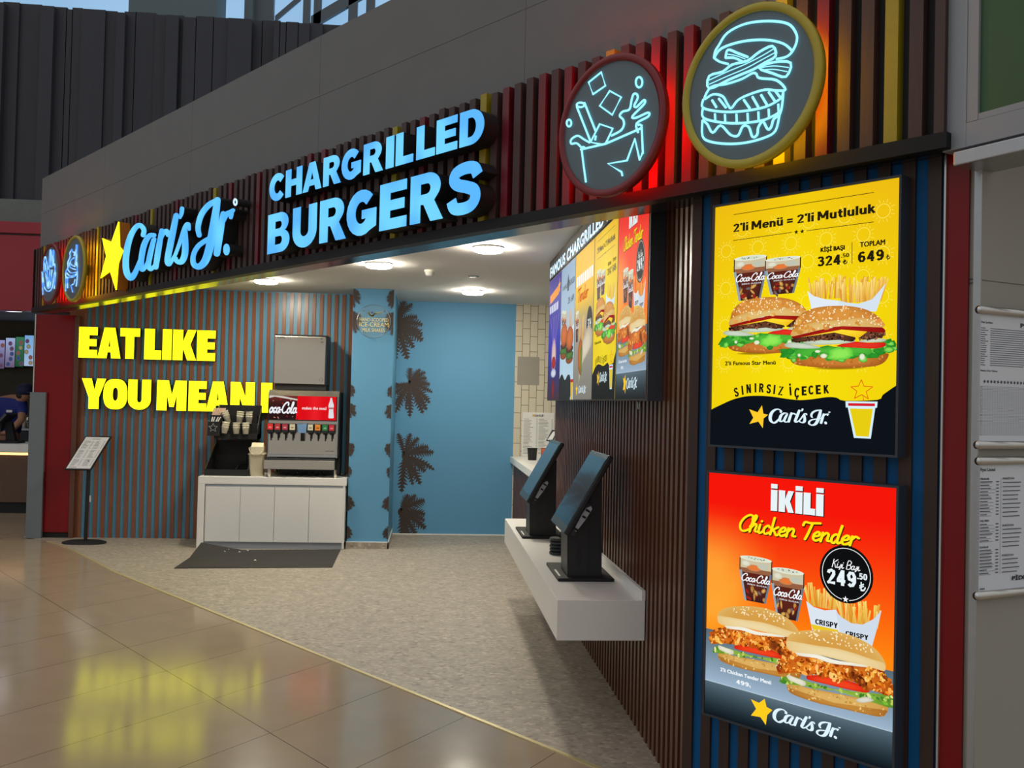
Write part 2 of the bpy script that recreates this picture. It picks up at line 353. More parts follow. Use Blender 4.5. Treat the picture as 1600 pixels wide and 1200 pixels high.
# condensed heavy lettering drawn as strokes .2 wide; (strokes, advance)
HV = {
 'l': ([[(.1,0),(.1,1)]], .27), 'i': ([[(.1,0),(.1,.71)], [(.1,.8),(.1,1)]], .27), 'n': ([[(.1,0),(.1,.71)], [(.1,.5),(.2,.6),(.32,.6),(.41,.5),(.41,0)]], .58),
 'u': ([[(.1,.71),(.1,.22),(.18,.1),(.3,.1),(.41,.2)], [(.41,0),(.41,.71)]], .58), 'ü': ([[(.1,.71),(.1,.22),(.18,.1),(.3,.1),(.41,.2)], [(.41,0),(.41,.71)], [(.12,.8),(.12,.97)], [(.38,.8),(.38,.97)]], .58),
 't': ([[(.17,.92),(.17,.22),(.24,.1),(.36,.1)], [(.01,.62),(.36,.62)]], .42), 'k': ([[(.1,0),(.1,1)], [(.14,.34),(.42,.71)], [(.22,.44),(.46,0)]], .56),
 'e': ([[(.12,.36),(.45,.36),(.45,.5),(.37,.61),(.2,.61),(.1,.48),(.1,.22),(.2,.1),(.36,.1),(.46,.17)]], .58), 'M': ([[(.1,0),(.1,1)], [(.72,0),(.72,1)], [(.12,.98),(.41,.22)], [(.70,.98),(.41,.22)]], .9),
 '2': ([[(.1,.7),(.14,.84),(.28,.9),(.42,.83),(.43,.66),(.34,.48),(.12,.1),(.52,.1)]], .6), '3': ([[(.08,.8),(.2,.9),(.36,.88),(.43,.72),(.36,.56),(.2,.53)], [(.3,.53),(.44,.42),(.45,.25),(.36,.11),(.2,.1),(.07,.2)]], .6),
 '4': ([[(.38,0),(.38,1)], [(.36,.95),(.1,.32)], [(.02,.3),(.54,.3)]], .63), '6': ([[(.44,.8),(.34,.9),(.2,.86),(.1,.65),(.1,.3),(.2,.1),(.36,.1),(.46,.28),(.4,.5),(.26,.55),(.12,.42)]], .62),
 '9': ([[(.12,.2),(.22,.1),(.36,.14),(.46,.35),(.46,.7),(.36,.9),(.2,.9),(.1,.72),(.16,.5),(.3,.45),(.44,.58)]], .62), '5': ([[(.46,.9),(.14,.9),(.12,.52),(.3,.58),(.44,.46),(.44,.25),(.34,.1),(.18,.1),(.07,.2)]], .6),
 '0': ([[(.28,.9),(.14,.84),(.1,.6),(.1,.4),(.14,.16),(.28,.1),(.42,.16),(.46,.4),(.46,.6),(.42,.84),(.28,.9)]], .62), '.': ([[(.1,0),(.1,.2)]], .26), "'": ([[(.1,1),(.08,.72)]], .22), '=': ([[(.04,.58),(.5,.58)], [(.04,.3),(.5,.3)]], .62), ' ': ([], .2),
 'C': ([[(.46,.74),(.4,.88),(.26,.9),(.14,.8),(.1,.6),(.1,.4),(.14,.2),(.26,.1),(.4,.12),(.46,.26)]], .58), 'R': ([[(.1,0),(.1,1)], [(.1,.9),(.32,.9),(.42,.8),(.42,.62),(.32,.5),(.1,.5)], [(.28,.5),(.46,0)]], .6),
 'I': ([[(.1,0),(.1,1)]], .3), 'İ': ([[(.1,0),(.1,.78)], [(.1,.86),(.1,1.05)]], .3), 'S': ([[(.45,.74),(.38,.89),(.2,.89),(.1,.74),(.16,.58),(.4,.42),(.46,.26),(.38,.11),(.18,.11),(.09,.26)]], .58),
 'P': ([[(.1,0),(.1,1)], [(.1,.9),(.32,.9),(.43,.78),(.43,.58),(.32,.45),(.1,.45)]], .57), 'Y': ([[(.27,0),(.27,.45)], [(.08,1),(.27,.42)], [(.46,1),(.27,.42)]], .56), 'N': ([[(.1,0),(.1,1)], [(.48,0),(.48,1)], [(.12,.98),(.46,.02)]], .68),
 'Z': ([[(.04,.9),(.44,.9),(.08,.1),(.48,.1)]], .56), 'Ç': ([[(.46,.74),(.4,.88),(.26,.9),(.14,.8),(.1,.6),(.1,.4),(.14,.2),(.26,.1),(.4,.12),(.46,.26)], [(.3,.02),(.3,-.18)]], .58), 'E': ([[(.1,0),(.1,1)], [(.1,.9),(.44,.9)], [(.1,.5),(.4,.5)], [(.1,.1),(.44,.1)]], .54), 'K': ([[(.1,0),(.1,1)], [(.14,.42),(.44,1)], [(.22,.56),(.48,0)]], .58),
}
def heavy(body, w=.2):
    x = 0; pcs = []
    for ch in body:
        st, adv = HV[ch]
        for S in st:
            T = [(x+a, b, w) for a, b in S]
            L, R, C = brush(T, 1)
            pcs += [[L[i], L[i+1], R[i+1], R[i]] for i in range(len(C)-1)]
            pcs += [[(a+w/2*cos(2*pi*k/12), b+w/2*sin(2*pi*k/12)) for k in range(12)] for a, b, _ in T[1:-1]]
        x += adv
    xs = [p[0] for q in pcs for p in q]; ys = [p[1] for q in pcs for p in q]; x0, x1, y0, y1 = min(xs), max(xs), min(ys), max(ys)
    return [[((a-x0)/(x1-x0), (b-y0)/(y1-y0)) for a, b in q] for q in pcs]
# brush-script letters: strokes in a cell one high
SCR = {
 'C': ([[(.6,.74),(.6,.92),(.42,1),(.17,.78),(.05,.4),(.14,.08),(.34,0),(.6,.18)]], .58),
 'h': ([[(0,.3),(.15,.7),(.19,.95),(.11,1),(.06,.7),(.04,0)], [(.05,.25),(.2,.5),(.3,.42),(.29,.1),(.42,.06)]], .42),
 'i': ([[(.05,.5),(.05,.12),(.13,0),(.26,.12)], [(.08,.7),(.09,.72)]], .25), 'ı': ([[(.05,.5),(.05,.12),(.13,0),(.26,.12)]], .25),
 'c': ([[(.3,.4),(.2,.5),(.06,.35),(.06,.12),(.18,0),(.36,.12)]], .36),
 'k': ([[(.05,0),(.05,1)], [(.34,.48),(.08,.25),(.2,.22),(.34,0),(.44,.08)]], .42),
 'e': ([[(.05,.22),(.26,.3),(.28,.45),(.18,.5),(.05,.34),(.06,.1),(.2,0),(.38,.14)]], .37),
 'n': ([[(.05,.5),(.05,0)], [(.06,.3),(.2,.5),(.32,.42),(.32,.1),(.46,.08)]], .46),
 'T': ([[(0,.78),(.05,.97),(.3,.95),(.74,1)], [(.4,.95),(.32,.3),(.26,0)]], .56),
 'd': ([[(.3,.42),(.18,.5),(.05,.35),(.05,.1),(.17,0),(.3,.2)], [(.33,1),(.3,.2),(.36,.02),(.48,.1)]], .47),
 'r': ([[(.05,.5),(.05,0)], [(.06,.32),(.18,.5),(.33,.44)]], .34),
 'o': ([[(.18,.5),(.04,.32),(.06,.06),(.2,0),(.33,.2),(.3,.45),(.18,.5),(.3,.36),(.42,.4)]], .38),
 'l': ([[(0,.25),(.18,.75),(.18,1),(.08,.95),(.06,.2),(.15,0),(.28,.1)]], .26),
 'a': ([[(.3,.42),(.18,.5),(.05,.35),(.05,.1),(.17,0),(.3,.2),(.32,.5),(.32,.1),(.44,.08)]], .42),
 's': ([[(0,.05),(.18,.3),(.2,.5),(.29,.25),(.2,.02),(.05,.04)]], .33),
 'ş': ([[(0,.05),(.18,.3),(.2,.5),(.29,.25),(.2,.02),(.05,.04)], [(.14,-.05),(.19,-.12),(.1,-.18)]], .33),
 'K': ([[(.1,0),(.1,1)], [(.55,1),(.12,.5),(.3,.45),(.48,0),(.6,.08)]], .58),
 'B': ([[(.1,0),(.1,1),(.4,1),(.5,.8),(.35,.55),(.14,.5),(.45,.5),(.55,.25),(.4,0),(.1,0)]], .6),
 '-': ([[(.02,.28),(.16,.3)]], .17), ' ': ([], .22),
}
def script(body, w=.13, slant=.22):
    """brush lettering -> convex pieces in a unit box"""
    x = 0; pcs = []
    for ch in body:
        st, adv = SCR[ch]
        for S in st: pcs += brush_faces([(x+a+b*slant, b) for a, b in S], 5, w) if False else brush_faces([(x+a+b*slant, b, w) for a, b in S], 5)
        x += adv
    xs = [p[0] for q in pcs for p in q]; ys = [p[1] for q in pcs for p in q]
    x0, x1, y0, y1 = min(xs), max(xs), min(ys), max(ys)
    return [[((a-x0)/(x1-x0), (b-y0)/(y1-y0)) for a, b in q] for q in pcs]

class Print:
    """a picture printed on one sheet: flat inked shapes, laid over one another"""
    def __init__(s, y, step=.00012): s.y = y; s.k = 0; s.step = step; s.v = []; s.f = []; s.c = []; s.T = None
    def _pt(s, p): return s.T(*p) if s.T else (p[0], p[1])
    def up(s, n=1): s.k += n; return s
    def raw(s, pts, faces, col):
        o = len(s.v); yy = s.y - s.k*s.step
        cols = col if isinstance(col, list) else [col]*len(pts)
        for p, c in zip(pts, cols):
            a, b = s._pt(p); s.v.append((a, yy, b)); s.c.append(lin(c) + (1,))
        for f in faces:
            (a, _, b), (c, _, d), (e, _, g) = [s.v[o+i] for i in f[:3]]
            ff = tuple(o+i for i in f)
            s.f.append(ff if (c-a)*(g-b)-(e-a)*(d-b) > 0 else ff[::-1])
    def poly(s, pts, col, up=1):
        s.k += up
        tri = tessellate_polygon([[Vector((a, b, 0)) for a, b in pts]])
        s.raw(pts, tri, col)
    def many(s, polys, col, up=1):
        s.k += up
        for q in polys:
            c = col if not callable(col) else col()
            if len(q) <= 4: s.raw(q, [tuple(range(len(q)))], c)
            else: s.raw(q, tessellate_polygon([[Vector((a, b, 0)) for a, b in q]]), c)
    def line(s, a, b, w, col, up=1):
        dx, dy = b[0]-a[0], b[1]-a[1]; d = sqrt(dx*dx+dy*dy) or 1; nx, ny = -dy/d*w/2, dx/d*w/2
        s.k += up; s.raw([(a[0]+nx, a[1]+ny), (b[0]+nx, b[1]+ny), (b[0]-nx, b[1]-ny), (a[0]-nx, a[1]-ny)], [(0,1,2,3)], col)
    def blob(s, pts, col, edge, mid=None, c=None, up=1):
        """shape shaded from a centre colour to an edge colour"""
        s.k += up; n = len(pts)
        cx = sum(p[0] for p in pts)/n if c is None else c[0]; cy = sum(p[1] for p in pts)/n if c is None else c[1]
        K = (0.55, .85, 1.); V = [(cx, cy)]; C = [col]
        mixc = lambda t: tuple(a+(b-a)*t for a, b in zip(col, edge))
        for q, t in zip(K, (.15, .6, 1.)):
            V += [(cx+(x-cx)*q, cy+(y-cy)*q) for x, y in pts]; C += [mixc(t)]*n
        F = [(0, 1+i, 1+(i+1) % n) for i in range(n)]
        for r in range(2): F += [(1+r*n+i, 1+(r+1)*n+i, 1+(r+1)*n+(i+1) % n, 1+r*n+(i+1) % n) for i in range(n)]
        s.raw(V, F, C)
    def grad(s, x0, x1, z0, z1, fn, nx=8, nz=16, up=1):
        s.k += up; V = [(x0+(x1-x0)*i/nx, z0+(z1-z0)*j/nz) for j in range(nz+1) for i in range(nx+1)]
        C = [fn(i/nx, j/nz) for j in range(nz+1) for i in range(nx+1)]
        s.raw(V, [(j*(nx+1)+i, j*(nx+1)+i+1, (j+1)*(nx+1)+i+1, (j+1)*(nx+1)+i) for j in range(nz) for i in range(nx)], C)
    def text(s, body, x0, x1, z0, z1, col, bold=.02, shear=0., spacing=1., up=1):
        """lettering; heavier weights are printed with the strokes spread a little"""
        vs, fs, _ = text2d(body, 0., shear, 1.06 if bold > .025 else spacing); s.k += up; e = bold*1.25*(z1-z0); ex = min(e, (x1-x0)*.06)
        for dx, dz in ((0, 0), (1, 0), (-1, 0), (0, 1), (0, -1), (.7, .7), (-.7, .7), (.7, -.7), (-.7, -.7)) if bold > .01 else ((0, 0),):
            s.raw([(x0+ex+dx*ex+a*(x1-x0-2*ex), z0+e*.6+dz*e*.6+b*(z1-z0-1.2*e)) for a, b in vs], fs, col)
    def heavy(s, body, x0, x1, z0, z1, col, w=.2, up=1):
        s.many([[(x0+a*(x1-x0), z0+b*(z1-z0)) for a, b in q] for q in heavy(body, w)], col, up)
    def hglyph(s, ch, c, w, hh, rot, col):
        ca, sa = cos(rot), sin(rot)
        s.many([[(c[0]+(a-.5)*w*ca-(b-.5)*hh*sa, c[1]+(a-.5)*w*sa+(b-.5)*hh*ca) for a, b in q] for q in heavy(ch)], col)
    def script(s, body, x0, x1, z0, z1, col, w=.13, up=1, slant=.22):
        s.many([[(x0+a*(x1-x0), z0+b*(z1-z0)) for a, b in q] for q in script(body, w, slant)], col, up)
    def block(s, ch, x0, x1, z0, z1, col, up=1):
        L = BLK[ch]; s.k += up; q = [[(x0+a*(x1-x0), z0+b*(z1-z0)) for a, b in P] for P in L]
        s.raw([p for P in q for p in P], tessellate_polygon([[Vector((a, b, 0)) for a, b in P] for P in q]), col)
        if ch == 'İ': s.many([[(x0, z0+.83*(z1-z0)), (x1, z0+.83*(z1-z0)), (x1, z1), (x0, z1)]], col, 0)
    def build(s, name, m, parent=None, fr=None, base=(0, 0, 0)):
        off = BASE[parent.name] if parent is not None else base
        me = bpy.data.meshes.new(name); me.from_pydata([(a-off[0], b-off[1], c-off[2]) for a, b, c in s.v], [], s.f)
        at = me.color_attributes.new('ink', 'FLOAT_COLOR', 'POINT'); at.data.foreach_set('color', [q for c in s.c for q in c])
        me.materials.append(m); me.update()
        return link(name, me, parent, fr, base)
def crop(x0, y0, sc, fr, dy):
    """positions read on an enlarged view of one stretch of a plane -> metres on that plane"""
    return lambda a, b: fr.px(x0+a/sc, y0+b/sc, dy)

# ---------------------------------------------------------------- floor materials
def terrazzo():
    m, n, l, b = newmat('terrazzo_floor')
    t = n.new('ShaderNodeTexCoord'); v = n.new('ShaderNodeTexVoronoi'); v.inputs['Scale'].default_value = 40
    mp = n.new('ShaderNodeMapping'); mp.inputs['Rotation'].default_value = (0, 0, .6); mp.inputs['Scale'].default_value = (1, 1.3, 1)
    nz = n.new('ShaderNodeTexNoise'); nz.inputs['Scale'].default_value = 9; nz.inputs['Detail'].default_value = 6
    sepc = n.new('ShaderNodeSeparateColor'); r = n.new('ShaderNodeValToRGB')
    l.new(t.outputs['Object'], mp.inputs[0]); l.new(mp.outputs[0], v.inputs['Vector']); l.new(v.outputs['Color'], sepc.inputs[0]); l.new(sepc.outputs[0], r.inputs[0])
    e = r.color_ramp; e.elements[0].color = lin((120, 110, 98)) + (1,); e.elements[0].position = 0
    e.elements[1].color = lin((196, 186, 168)) + (1,); e.elements[1].position = 1
    for p, c in ((.12, (150, 141, 127)), (.6, (160, 151, 137)), (.86, (174, 164, 148))):
        q = e.elements.new(p); q.color = lin(c) + (1,)
    mx = n.new('ShaderNodeMix'); mx.data_type = 'RGBA'; mx.inputs[0].default_value = .3
    r2 = n.new('ShaderNodeValToRGB'); r2.color_ramp.elements[0].color = lin((132, 124, 112)) + (1,); r2.color_ramp.elements[1].color = lin((178, 168, 152)) + (1,)
    r2.color_ramp.elements[0].position = .35; r2.color_ramp.elements[1].position = .65
    l.new(t.outputs['Object'], nz.inputs['Vector']); l.new(nz.outputs['Fac'], r2.inputs[0])
    l.new(r.outputs[0], mx.inputs[6]); l.new(r2.outputs[0], mx.inputs[7]); l.new(mx.outputs[2], b.inputs['Base Color'])
    b.inputs['Roughness'].default_value = .5; return m
def malltile():
    m, n, l, b = newmat('mall_floor_tile')
    t = n.new('ShaderNodeTexCoord'); sp = n.new('ShaderNodeSeparateXYZ'); l.new(t.outputs['Object'], sp.inputs[0])
    def math_(op, a, bb=0., cc=None):
        q = n.new('ShaderNodeMath'); q.operation = op
        for i, v in enumerate((a, bb) if cc is None else (a, bb, cc)):
            if isinstance(v, (int, float)): q.inputs[i].default_value = v
            else: l.new(v, q.inputs[i])
        return q.outputs[0]
    # joints: rows along the shop front, cross joints slightly skewed; object x = s, y = -(d+3)
    u = math_('ADD', sp.outputs['X'], math_('MULTIPLY', math_('ADD', sp.outputs['Y'], .7), .285))
    fu = math_('ABSOLUTE', math_('SUBTRACT', math_('FRACT', math_('DIVIDE', math_('ADD', u, 3.5+64.5), .645)), .5))
    v = math_('ADD', sp.outputs['Y'], math_('MULTIPLY', math_('ADD', sp.outputs['X'], 6.), .0246))
    fv = math_('ABSOLUTE', math_('SUBTRACT', math_('FRACT', math_('DIVIDE', math_('ADD', v, .7-.0246*0+30*1.29), 1.29)), .5))
    ju = math_('GREATER_THAN', fu, .5-.0035); jv = math_('GREATER_THAN', fv, .5-.0022)
    j = math_('MAXIMUM', ju, jv)
    nz = n.new('ShaderNodeTexNoise'); nz.inputs['Scale'].default_value = 5; nz.inputs['Detail'].default_value = 8; l.new(t.outputs['Object'], nz.inputs['Vector'])
    r = n.new('ShaderNodeValToRGB'); r.color_ramp.elements[0].color = lin((158, 139, 115)) + (1,); r.color_ramp.elements[1].color = lin((174, 154, 128)) + (1,)
    l.new(nz.outputs['Fac'], r.inputs[0])
    mx = n.new('ShaderNodeMix'); mx.data_type = 'RGBA'; mx.inputs[7].default_value = lin((92, 78, 62)) + (1,)
    l.new(j, mx.inputs[0]); l.new(r.outputs[0], mx.inputs[6]); l.new(mx.outputs[2], b.inputs['Base Color'])
    rr = n.new('ShaderNodeMapRange'); rr.inputs[3].default_value = .1; rr.inputs[4].default_value = .16
    l.new(nz.outputs['Fac'], rr.inputs[0]); l.new(rr.outputs[0], b.inputs['Roughness'])
    b.inputs['Specular IOR Level'].default_value = .55
    return m
def tilewall():
    m, n, l, b = newmat('cream_wall_tile')
    t = n.new('ShaderNodeTexCoord'); sp = n.new('ShaderNodeSeparateXYZ'); cb = n.new('ShaderNodeCombineXYZ'); br = n.new('ShaderNodeTexBrick')
    l.new(t.outputs['Object'], sp.inputs[0]); l.new(sp.outputs['Z'], cb.inputs['X']); l.new(sp.outputs['X'], cb.inputs['Y']); l.new(cb.outputs[0], br.inputs['Vector'])
    br.inputs['Color1'].default_value = lin((214, 206, 186)) + (1,); br.inputs['Color2'].default_value = lin((206, 198, 178)) + (1,)
    br.inputs['Mortar'].default_value = lin((120, 112, 96)) + (1,)
    br.inputs['Scale'].default_value = 1; br.inputs['Mortar Size'].default_value = .0035; br.inputs['Brick Width'].default_value = .185; br.inputs['Row Height'].default_value = .092
    l.new(br.outputs['Color'], b.inputs['Base Color']); b.inputs['Roughness'].default_value = .2
    bp = n.new('ShaderNodeBump'); bp.inputs['Strength'].default_value = .4; bp.inputs['Distance'].default_value = .003; bp.invert = True
    l.new(br.outputs['Fac'], bp.inputs['Height']); l.new(bp.outputs[0], b.inputs['Normal'])
    return m
M['terr'] = terrazzo(); M['mall'] = malltile(); M['tile'] = tilewall()
gm, gn, gl, gb = newmat('clear_acrylic'); M['glassy'] = gm
gb.inputs['Base Color'].default_value = (.8, .9, .92, 1); gb.inputs['Roughness'].default_value = .03; gb.inputs['Alpha'].default_value = .07
gb.inputs['Specular IOR Level'].default_value = .8

# ---------------------------------------------------------------- setting
struct(MB().box(-26, 9, -9, 22, -.1, -.004), 'floor', M['mall'], FA)
# shop floor behind the metal strip, its far end curving to the pillar
curve = [onz(u, v) for u, v in ((175, 892), (140, 873), (112, 859), (92, 850.5), (74, 845))]
edge = [FA.w(-1.0, .155, 0)] + [Vector((p.x, p.y, 0)) for p in curve] + [Vector((-4.42, 10.95, 0))]
poly = [(p.x, p.y) for p in edge] + [(-4.42, 11.7), (3.3, 11.7), (3.3, 2.2)]
fl = MB(); tri = tessellate_polygon([[Vector((a, b, 0)) for a, b in poly]])
ar = lambda t: (poly[t[1]][0]-poly[t[0]][0])*(poly[t[2]][1]-poly[t[0]][1])-(poly[t[2]][0]-poly[t[0]][0])*(poly[t[1]][1]-poly[t[0]][1])
fl.add([(a, b, 0) for a, b in poly], [t if ar(t) > 0 else t[::-1] for t in tri])
n_ = len(poly); fl.add([(a, b, 0) for a, b in poly] + [(a, b, -.05) for a, b in poly], [(i, n_+i, n_+(i+1) % n_, (i+1) % n_) for i in range(n_)])
struct(fl, 'floor', M['terr'])
st = MB(); E2 = edge[:6]
for i in range(len(E2)-1):
    a, b = E2[i], E2[i+1]; nn = Vector((-(b-a).y, (b-a).x, 0)).normalized()*.011; z1 = Vector((0, 0, .002)); z0 = Vector((0, 0, -.03))
    st.hexa([a-nn+z0, b-nn+z0, b+nn+z0, a+nn+z0, a-nn+z1, b-nn+z1, b+nn+z1, a+nn+z1])
struct(st, 'trim_1', M['brass'])

def slats(mb, x0, x1, z0, z1, pitch, w, y0, y1, pick=None, jitter=0.):
    k = 0; x = x0
    while x + w <= x1 + 1e-6:
        dz = random.uniform(0, jitter) if jitter else 0
        mb.box(x, x+w, y0, y1, z0, z1+dz, pick(x, k) if pick else 0); x += pitch; k += 1
    return mb
# fascia: coloured slats over a black backing
cols = {}
def mark(u, v, c):
    s = FA.px(u, v)[0]; cols[round((s-.0225+1.498)/.083)] = c
for u, v in ((853, 230), (1028, 200), (1080, 170), (1287, 100), (398, 380), (478, 350), (499, 320), (665, 270), (793, 260), (880, 220), (209, 400), (277, 400), (358, 390), (85, 430)): mark(u, v, 1)
for u, v in ((955, 90), (1222, 130), (1394, 100), (611, 300), (746, 260), (235, 400), (153, 400), (115, 395), (69, 400), (333, 380)): mark(u, v, 2)
fs = MB()
x = -1.498 - 112*.083; k = -112
while x < -1.30:
    fs.box(x, min(x+.045, -1.30), 0, .042, 2.475, 3.10 + random.uniform(0, .016), cols.get(k, 0)); x += .083; k += 1
fs.box(-10.83, -1.30, .04, .05, 2.46, 3.09, 3)
struct(fs, 'trim_2', [M['slat'], M['red'], M['yellow'], M['backing']], FA)
struct(MB().box(-10.84, -1.285, -.014, .05, 2.432, 2.482).box(-10.84, -10.825, -.01, .19, 2.44, 3.1), 'trim_3', M['trim'], FA)
struct(MB().box(-10.83, -1.34, .05, .2, 2.436, 2.45).box(-10.83, -1.34, .19, .2, 2.45, 2.8), 'trim_4', M['soffit'], FA)
gp = MB()
xs = [-10.83 + i*1.88 for i in range(6)] + [-.72]
for a, b in zip(xs, xs[1:]):
    gp.box(a+.0012, b-.0012, .048, .1, 3.06, 3.478); gp.box(a+.0012, b-.0012, .048, .1, 3.481, 3.862)
gp.box(-10.82, -.73, .05, .9, 3.06, 3.85)
struct(gp, 'wall_front', M['grey'], FA)
# slatted piers: lower front and the inner right wall
lw = MB(); slats(lw, -2.258, -1.33, 0, 2.44, .0866, .0445, .1, .111)
lw.box(-2.345, -2.30, .1, .111, 0, 2.44)
lw.box(-2.335, -1.33, .1105, .17, 0, 2.44, 1)
struct(lw, 'wall_pier', [M['slat_dark'], M['blue_back']], FA)
rw = MB(); slats(rw, -7.94, -3.76, 0, 2.79, .0818, .04, 0, .03)
rw.box(-7.944, -3.78, .03, .14, 0, 2.79, 1); rw.box(-7.96, -7.944, .0, .14, 0, 2.79, 0)
struct(rw, 'wall_right', [M['slat_back'], M['backing']], RW)
bw = MB(); slats(bw, -3.925, -.85, 0, 2.78, .0832, .041, 10.9, 10.914)
bw.box(-3.99, -3.84+.001, 10.905, 10.915, 0, 2.78).box(-3.99, -.8, 10.913, 11.1, 0, 2.79, 1)
struct(bw, 'wall_back', [M['slat_rear'], M['teal_back']], BK)
struct(MB().box(-.42, 1.02, 11.435, 11.6, 0, 2.79), 'wall_end', M['teal_back'], BK)
struct(MB().box(1.02, 3.3, 11.43, 11.6, 0, 2.79), 'wall_kitchen', M['tile'], BK)
struct(MB().box(3.2, 3.3, 4.5, 11.43, 0, 2.79), 'wall_kitchen_side', M['beige'], BK)
struct(MB().box(-.842, -.405, 10.305, 11.55, 0, 2.79), 'wall_column', M['teal_back'], BK)
sk = MB().box(-.85, -.397, 10.29, 10.31, 0, .07, 0).box(-.412, -.397, 10.29, 11.43, 0, .07, 0).box(-.852, -.395, 10.288, 10.31, .07, .076, 1).box(-.412, -.395, 10.29, 11.43, .07, .076, 1)
struct(sk, 'baseboard_column', [M['terr'], M['white']], BK)
struct(MB().box(-.4, 1.0, 11.42, 11.436, 0, .012), 'baseboard_end', M['white'], BK)
ce = MB(); q = [FA.w(-10.5, .19, 0), FA.w(-1.35, .19, 0)]
pc = [(q[0].x, q[0].y), (q[1].x, q[1].y), (3.3, 2.2), (3.3, 11.6), (-4.3, 11.6)]
ce.add([(a, b, 2.79) for a, b in pc] + [(a, b, 2.9) for a, b in pc], [(4,3,2,1,0), (5,6,7,8,9)] + [(i, (i+1) % 5, 5+(i+1) % 5, 5+i) for i in range(5)])
struct(ce, 'ceiling', M['ceil'], BK)
# far left: red pillar, steel guard, the neighbouring shop
pl = [BK.px(52, 650, 10.85)[0], BK.px(113, 650, 10.85)[0]]
struct(MB().box(pl[0], pl[1], 10.85, 11.4, .06, 2.45), 'trim_5', M['redpanel'], BK, .004)
struct(MB().box(pl[0]+.01, pl[1], 10.87, 11.4, 0, .06), 'baseboard_pillar', M['matte'], BK)
struct(MB().box(pl[0]-.012, pl[0], 10.84, 11.3, 0, 2.45), 'trim_6', M['silver'], BK)
struct(MB().box(pl[1], pl[1]+.05, 10.84, 11.0, 0, 2.44), 'trim_7', M['slat_back'], BK)
gx0, gz = BK.px(47, 612.5, 10.8); gx1 = BK.px(71.5, 612.5, 10.8)[0]
struct(MB().box(gx0, gx1, 10.8, 10.838, 0, gz), 'trim_8', M['grey_steel'], BK)
zr = lambda v, y: BK.px(20, v, y)[1]
struct(MB().box(-18, -4.6, 13, 13.2, zr(485, 13), zr(367, 13)).box(-18, -4.6, 12.97, 13.2, zr(364, 12.97), zr(346, 12.97)), 'trim_9', M['redband'], BK, .004)
struct(MB().box(-18, -3.4, 13.04, 13.3, zr(368, 13), zr(311, 13.04)), 'trim_10', M['concrete'], BK)
dw = MB(); ed = [-2600, -2300, -2000, -1700, -1500, -1200, -1000, -800, -600, -420, -300, -180, -100, -30, 0, 78, 190, 252, 318, 348, 395, 510, 570, 610, 665, 765, 820, 878, 905, 968, 1055, 1130, 1245, 1300, 1360, 1388, 1420, 1480, 1535, 1600, 1680, 1760, 1850]
hh = [0]*13 + [0, -3, 0, 2, 4, 10, 2, 4, 6, 9, 4, 3, 8, 6, 5, 10, 3, 4, 2, 6, 3, 0, 5, 2, 4, 1, 3, 2, 4]
for i, (a, b) in enumerate(zip(ed, ed[1:])):
    dp = random.choice((0, .04, .09, .14)); yy = 13.2 - dp
    x0 = BK.px(a/3.2, 150, yy)[0]; x1 = BK.px(b/3.2, 150, yy)[0]
    z1 = BK.px(a/3.2, (5 + a/3.2*.066) + (hh[i]-4)*.4, yy)[1]; z0 = BK.px(20, 312, yy)[1]
    dw.box(x0, x1+.01, yy, 13.4, z0, z1)
struct(dw, 'wall_upper', M['darkwall'], BK)
# skylight glazing above and behind it
def wx(u, v=20): return BK.px(u, v, 17)[0]
wz = lambda v, u=400: BK.px(u, v, 17)[1]
win = MB().box(-24, 6, 17.05, 17.1, 6.3, 12)
wo = struct(win, 'window_1', M['pane'], BK)
fr_ = MB()
for a, b in ((399, 418), (418, 428.5), (474.5, 485), (491, 502.5), (545, 559), (572.5, 586), (650, 665)):
    fr_.box(wx(a), wx(b), 16.9, 17.04, 6.4, 11.5)
fr_.box(-13, 4, 16.92, 17.04, wz(-38), wz(-50))
p1, p2 = BK.px(495, 37, 16.95), BK.px(548, 2, 16.95); dx, dz = p2[0]-p1[0], p2[1]-p1[1]; wd = .22
fr_.hexa([(p1[0]-.1, 16.9, p1[1]-wd/2), (p1[0]-.1, 17.0, p1[1]-wd/2), (p1[0]+dx*1.6, 17.0, p1[1]+dz*1.6-wd/2), (p1[0]+dx*1.6, 16.9, p1[1]+dz*1.6-wd/2),
          (p1[0]-.1, 16.9, p1[1]+wd/2), (p1[0]-.1, 17.0, p1[1]+wd/2), (p1[0]+dx*1.6, 17.0, p1[1]+dz*1.6+wd/2), (p1[0]+dx*1.6, 16.9, p1[1]+dz*1.6+wd/2)])
p1, p2 = BK.px(430, 30, 17.0), BK.px(470, -4, 17.0); dx, dz = p2[0]-p1[0], p2[1]-p1[1]; wd = .1
fr_.hexa([(p1[0], 16.97, p1[1]-wd/2), (p1[0], 17.03, p1[1]-wd/2), (p2[0], 17.03, p2[1]-wd/2), (p2[0], 16.97, p2[1]-wd/2),
          (p1[0], 16.97, p1[1]+wd/2), (p1[0], 17.03, p1[1]+wd/2), (p2[0], 17.03, p2[1]+wd/2), (p2[0], 16.97, p2[1]+wd/2)])
build(fr_, 'window_frame', M['frame'], wo)
struct(MB().box(wx(224), wx(355), 16.2, 16.9, 6.3, 12).box(wx(200), wx(224), 16.6, 16.9, wz(14), 12).box(wx(387), wx(400), 16.7, 16.95, 6.4, 12), 'trim_11', M['column'], BK)
# neighbouring shop on the left
struct(MB().box(-18, -3.6, 17, 17.1, 0, 2.78).box(-3.7, -3.6, 11.2, 17, 0, 2.78), 'wall_left', M['darkroom'], BK)
struct(MB().box(-18, -3.6, 13.06, 17.1, 2.785, 2.84), 'ceiling', M['pale'], BK)
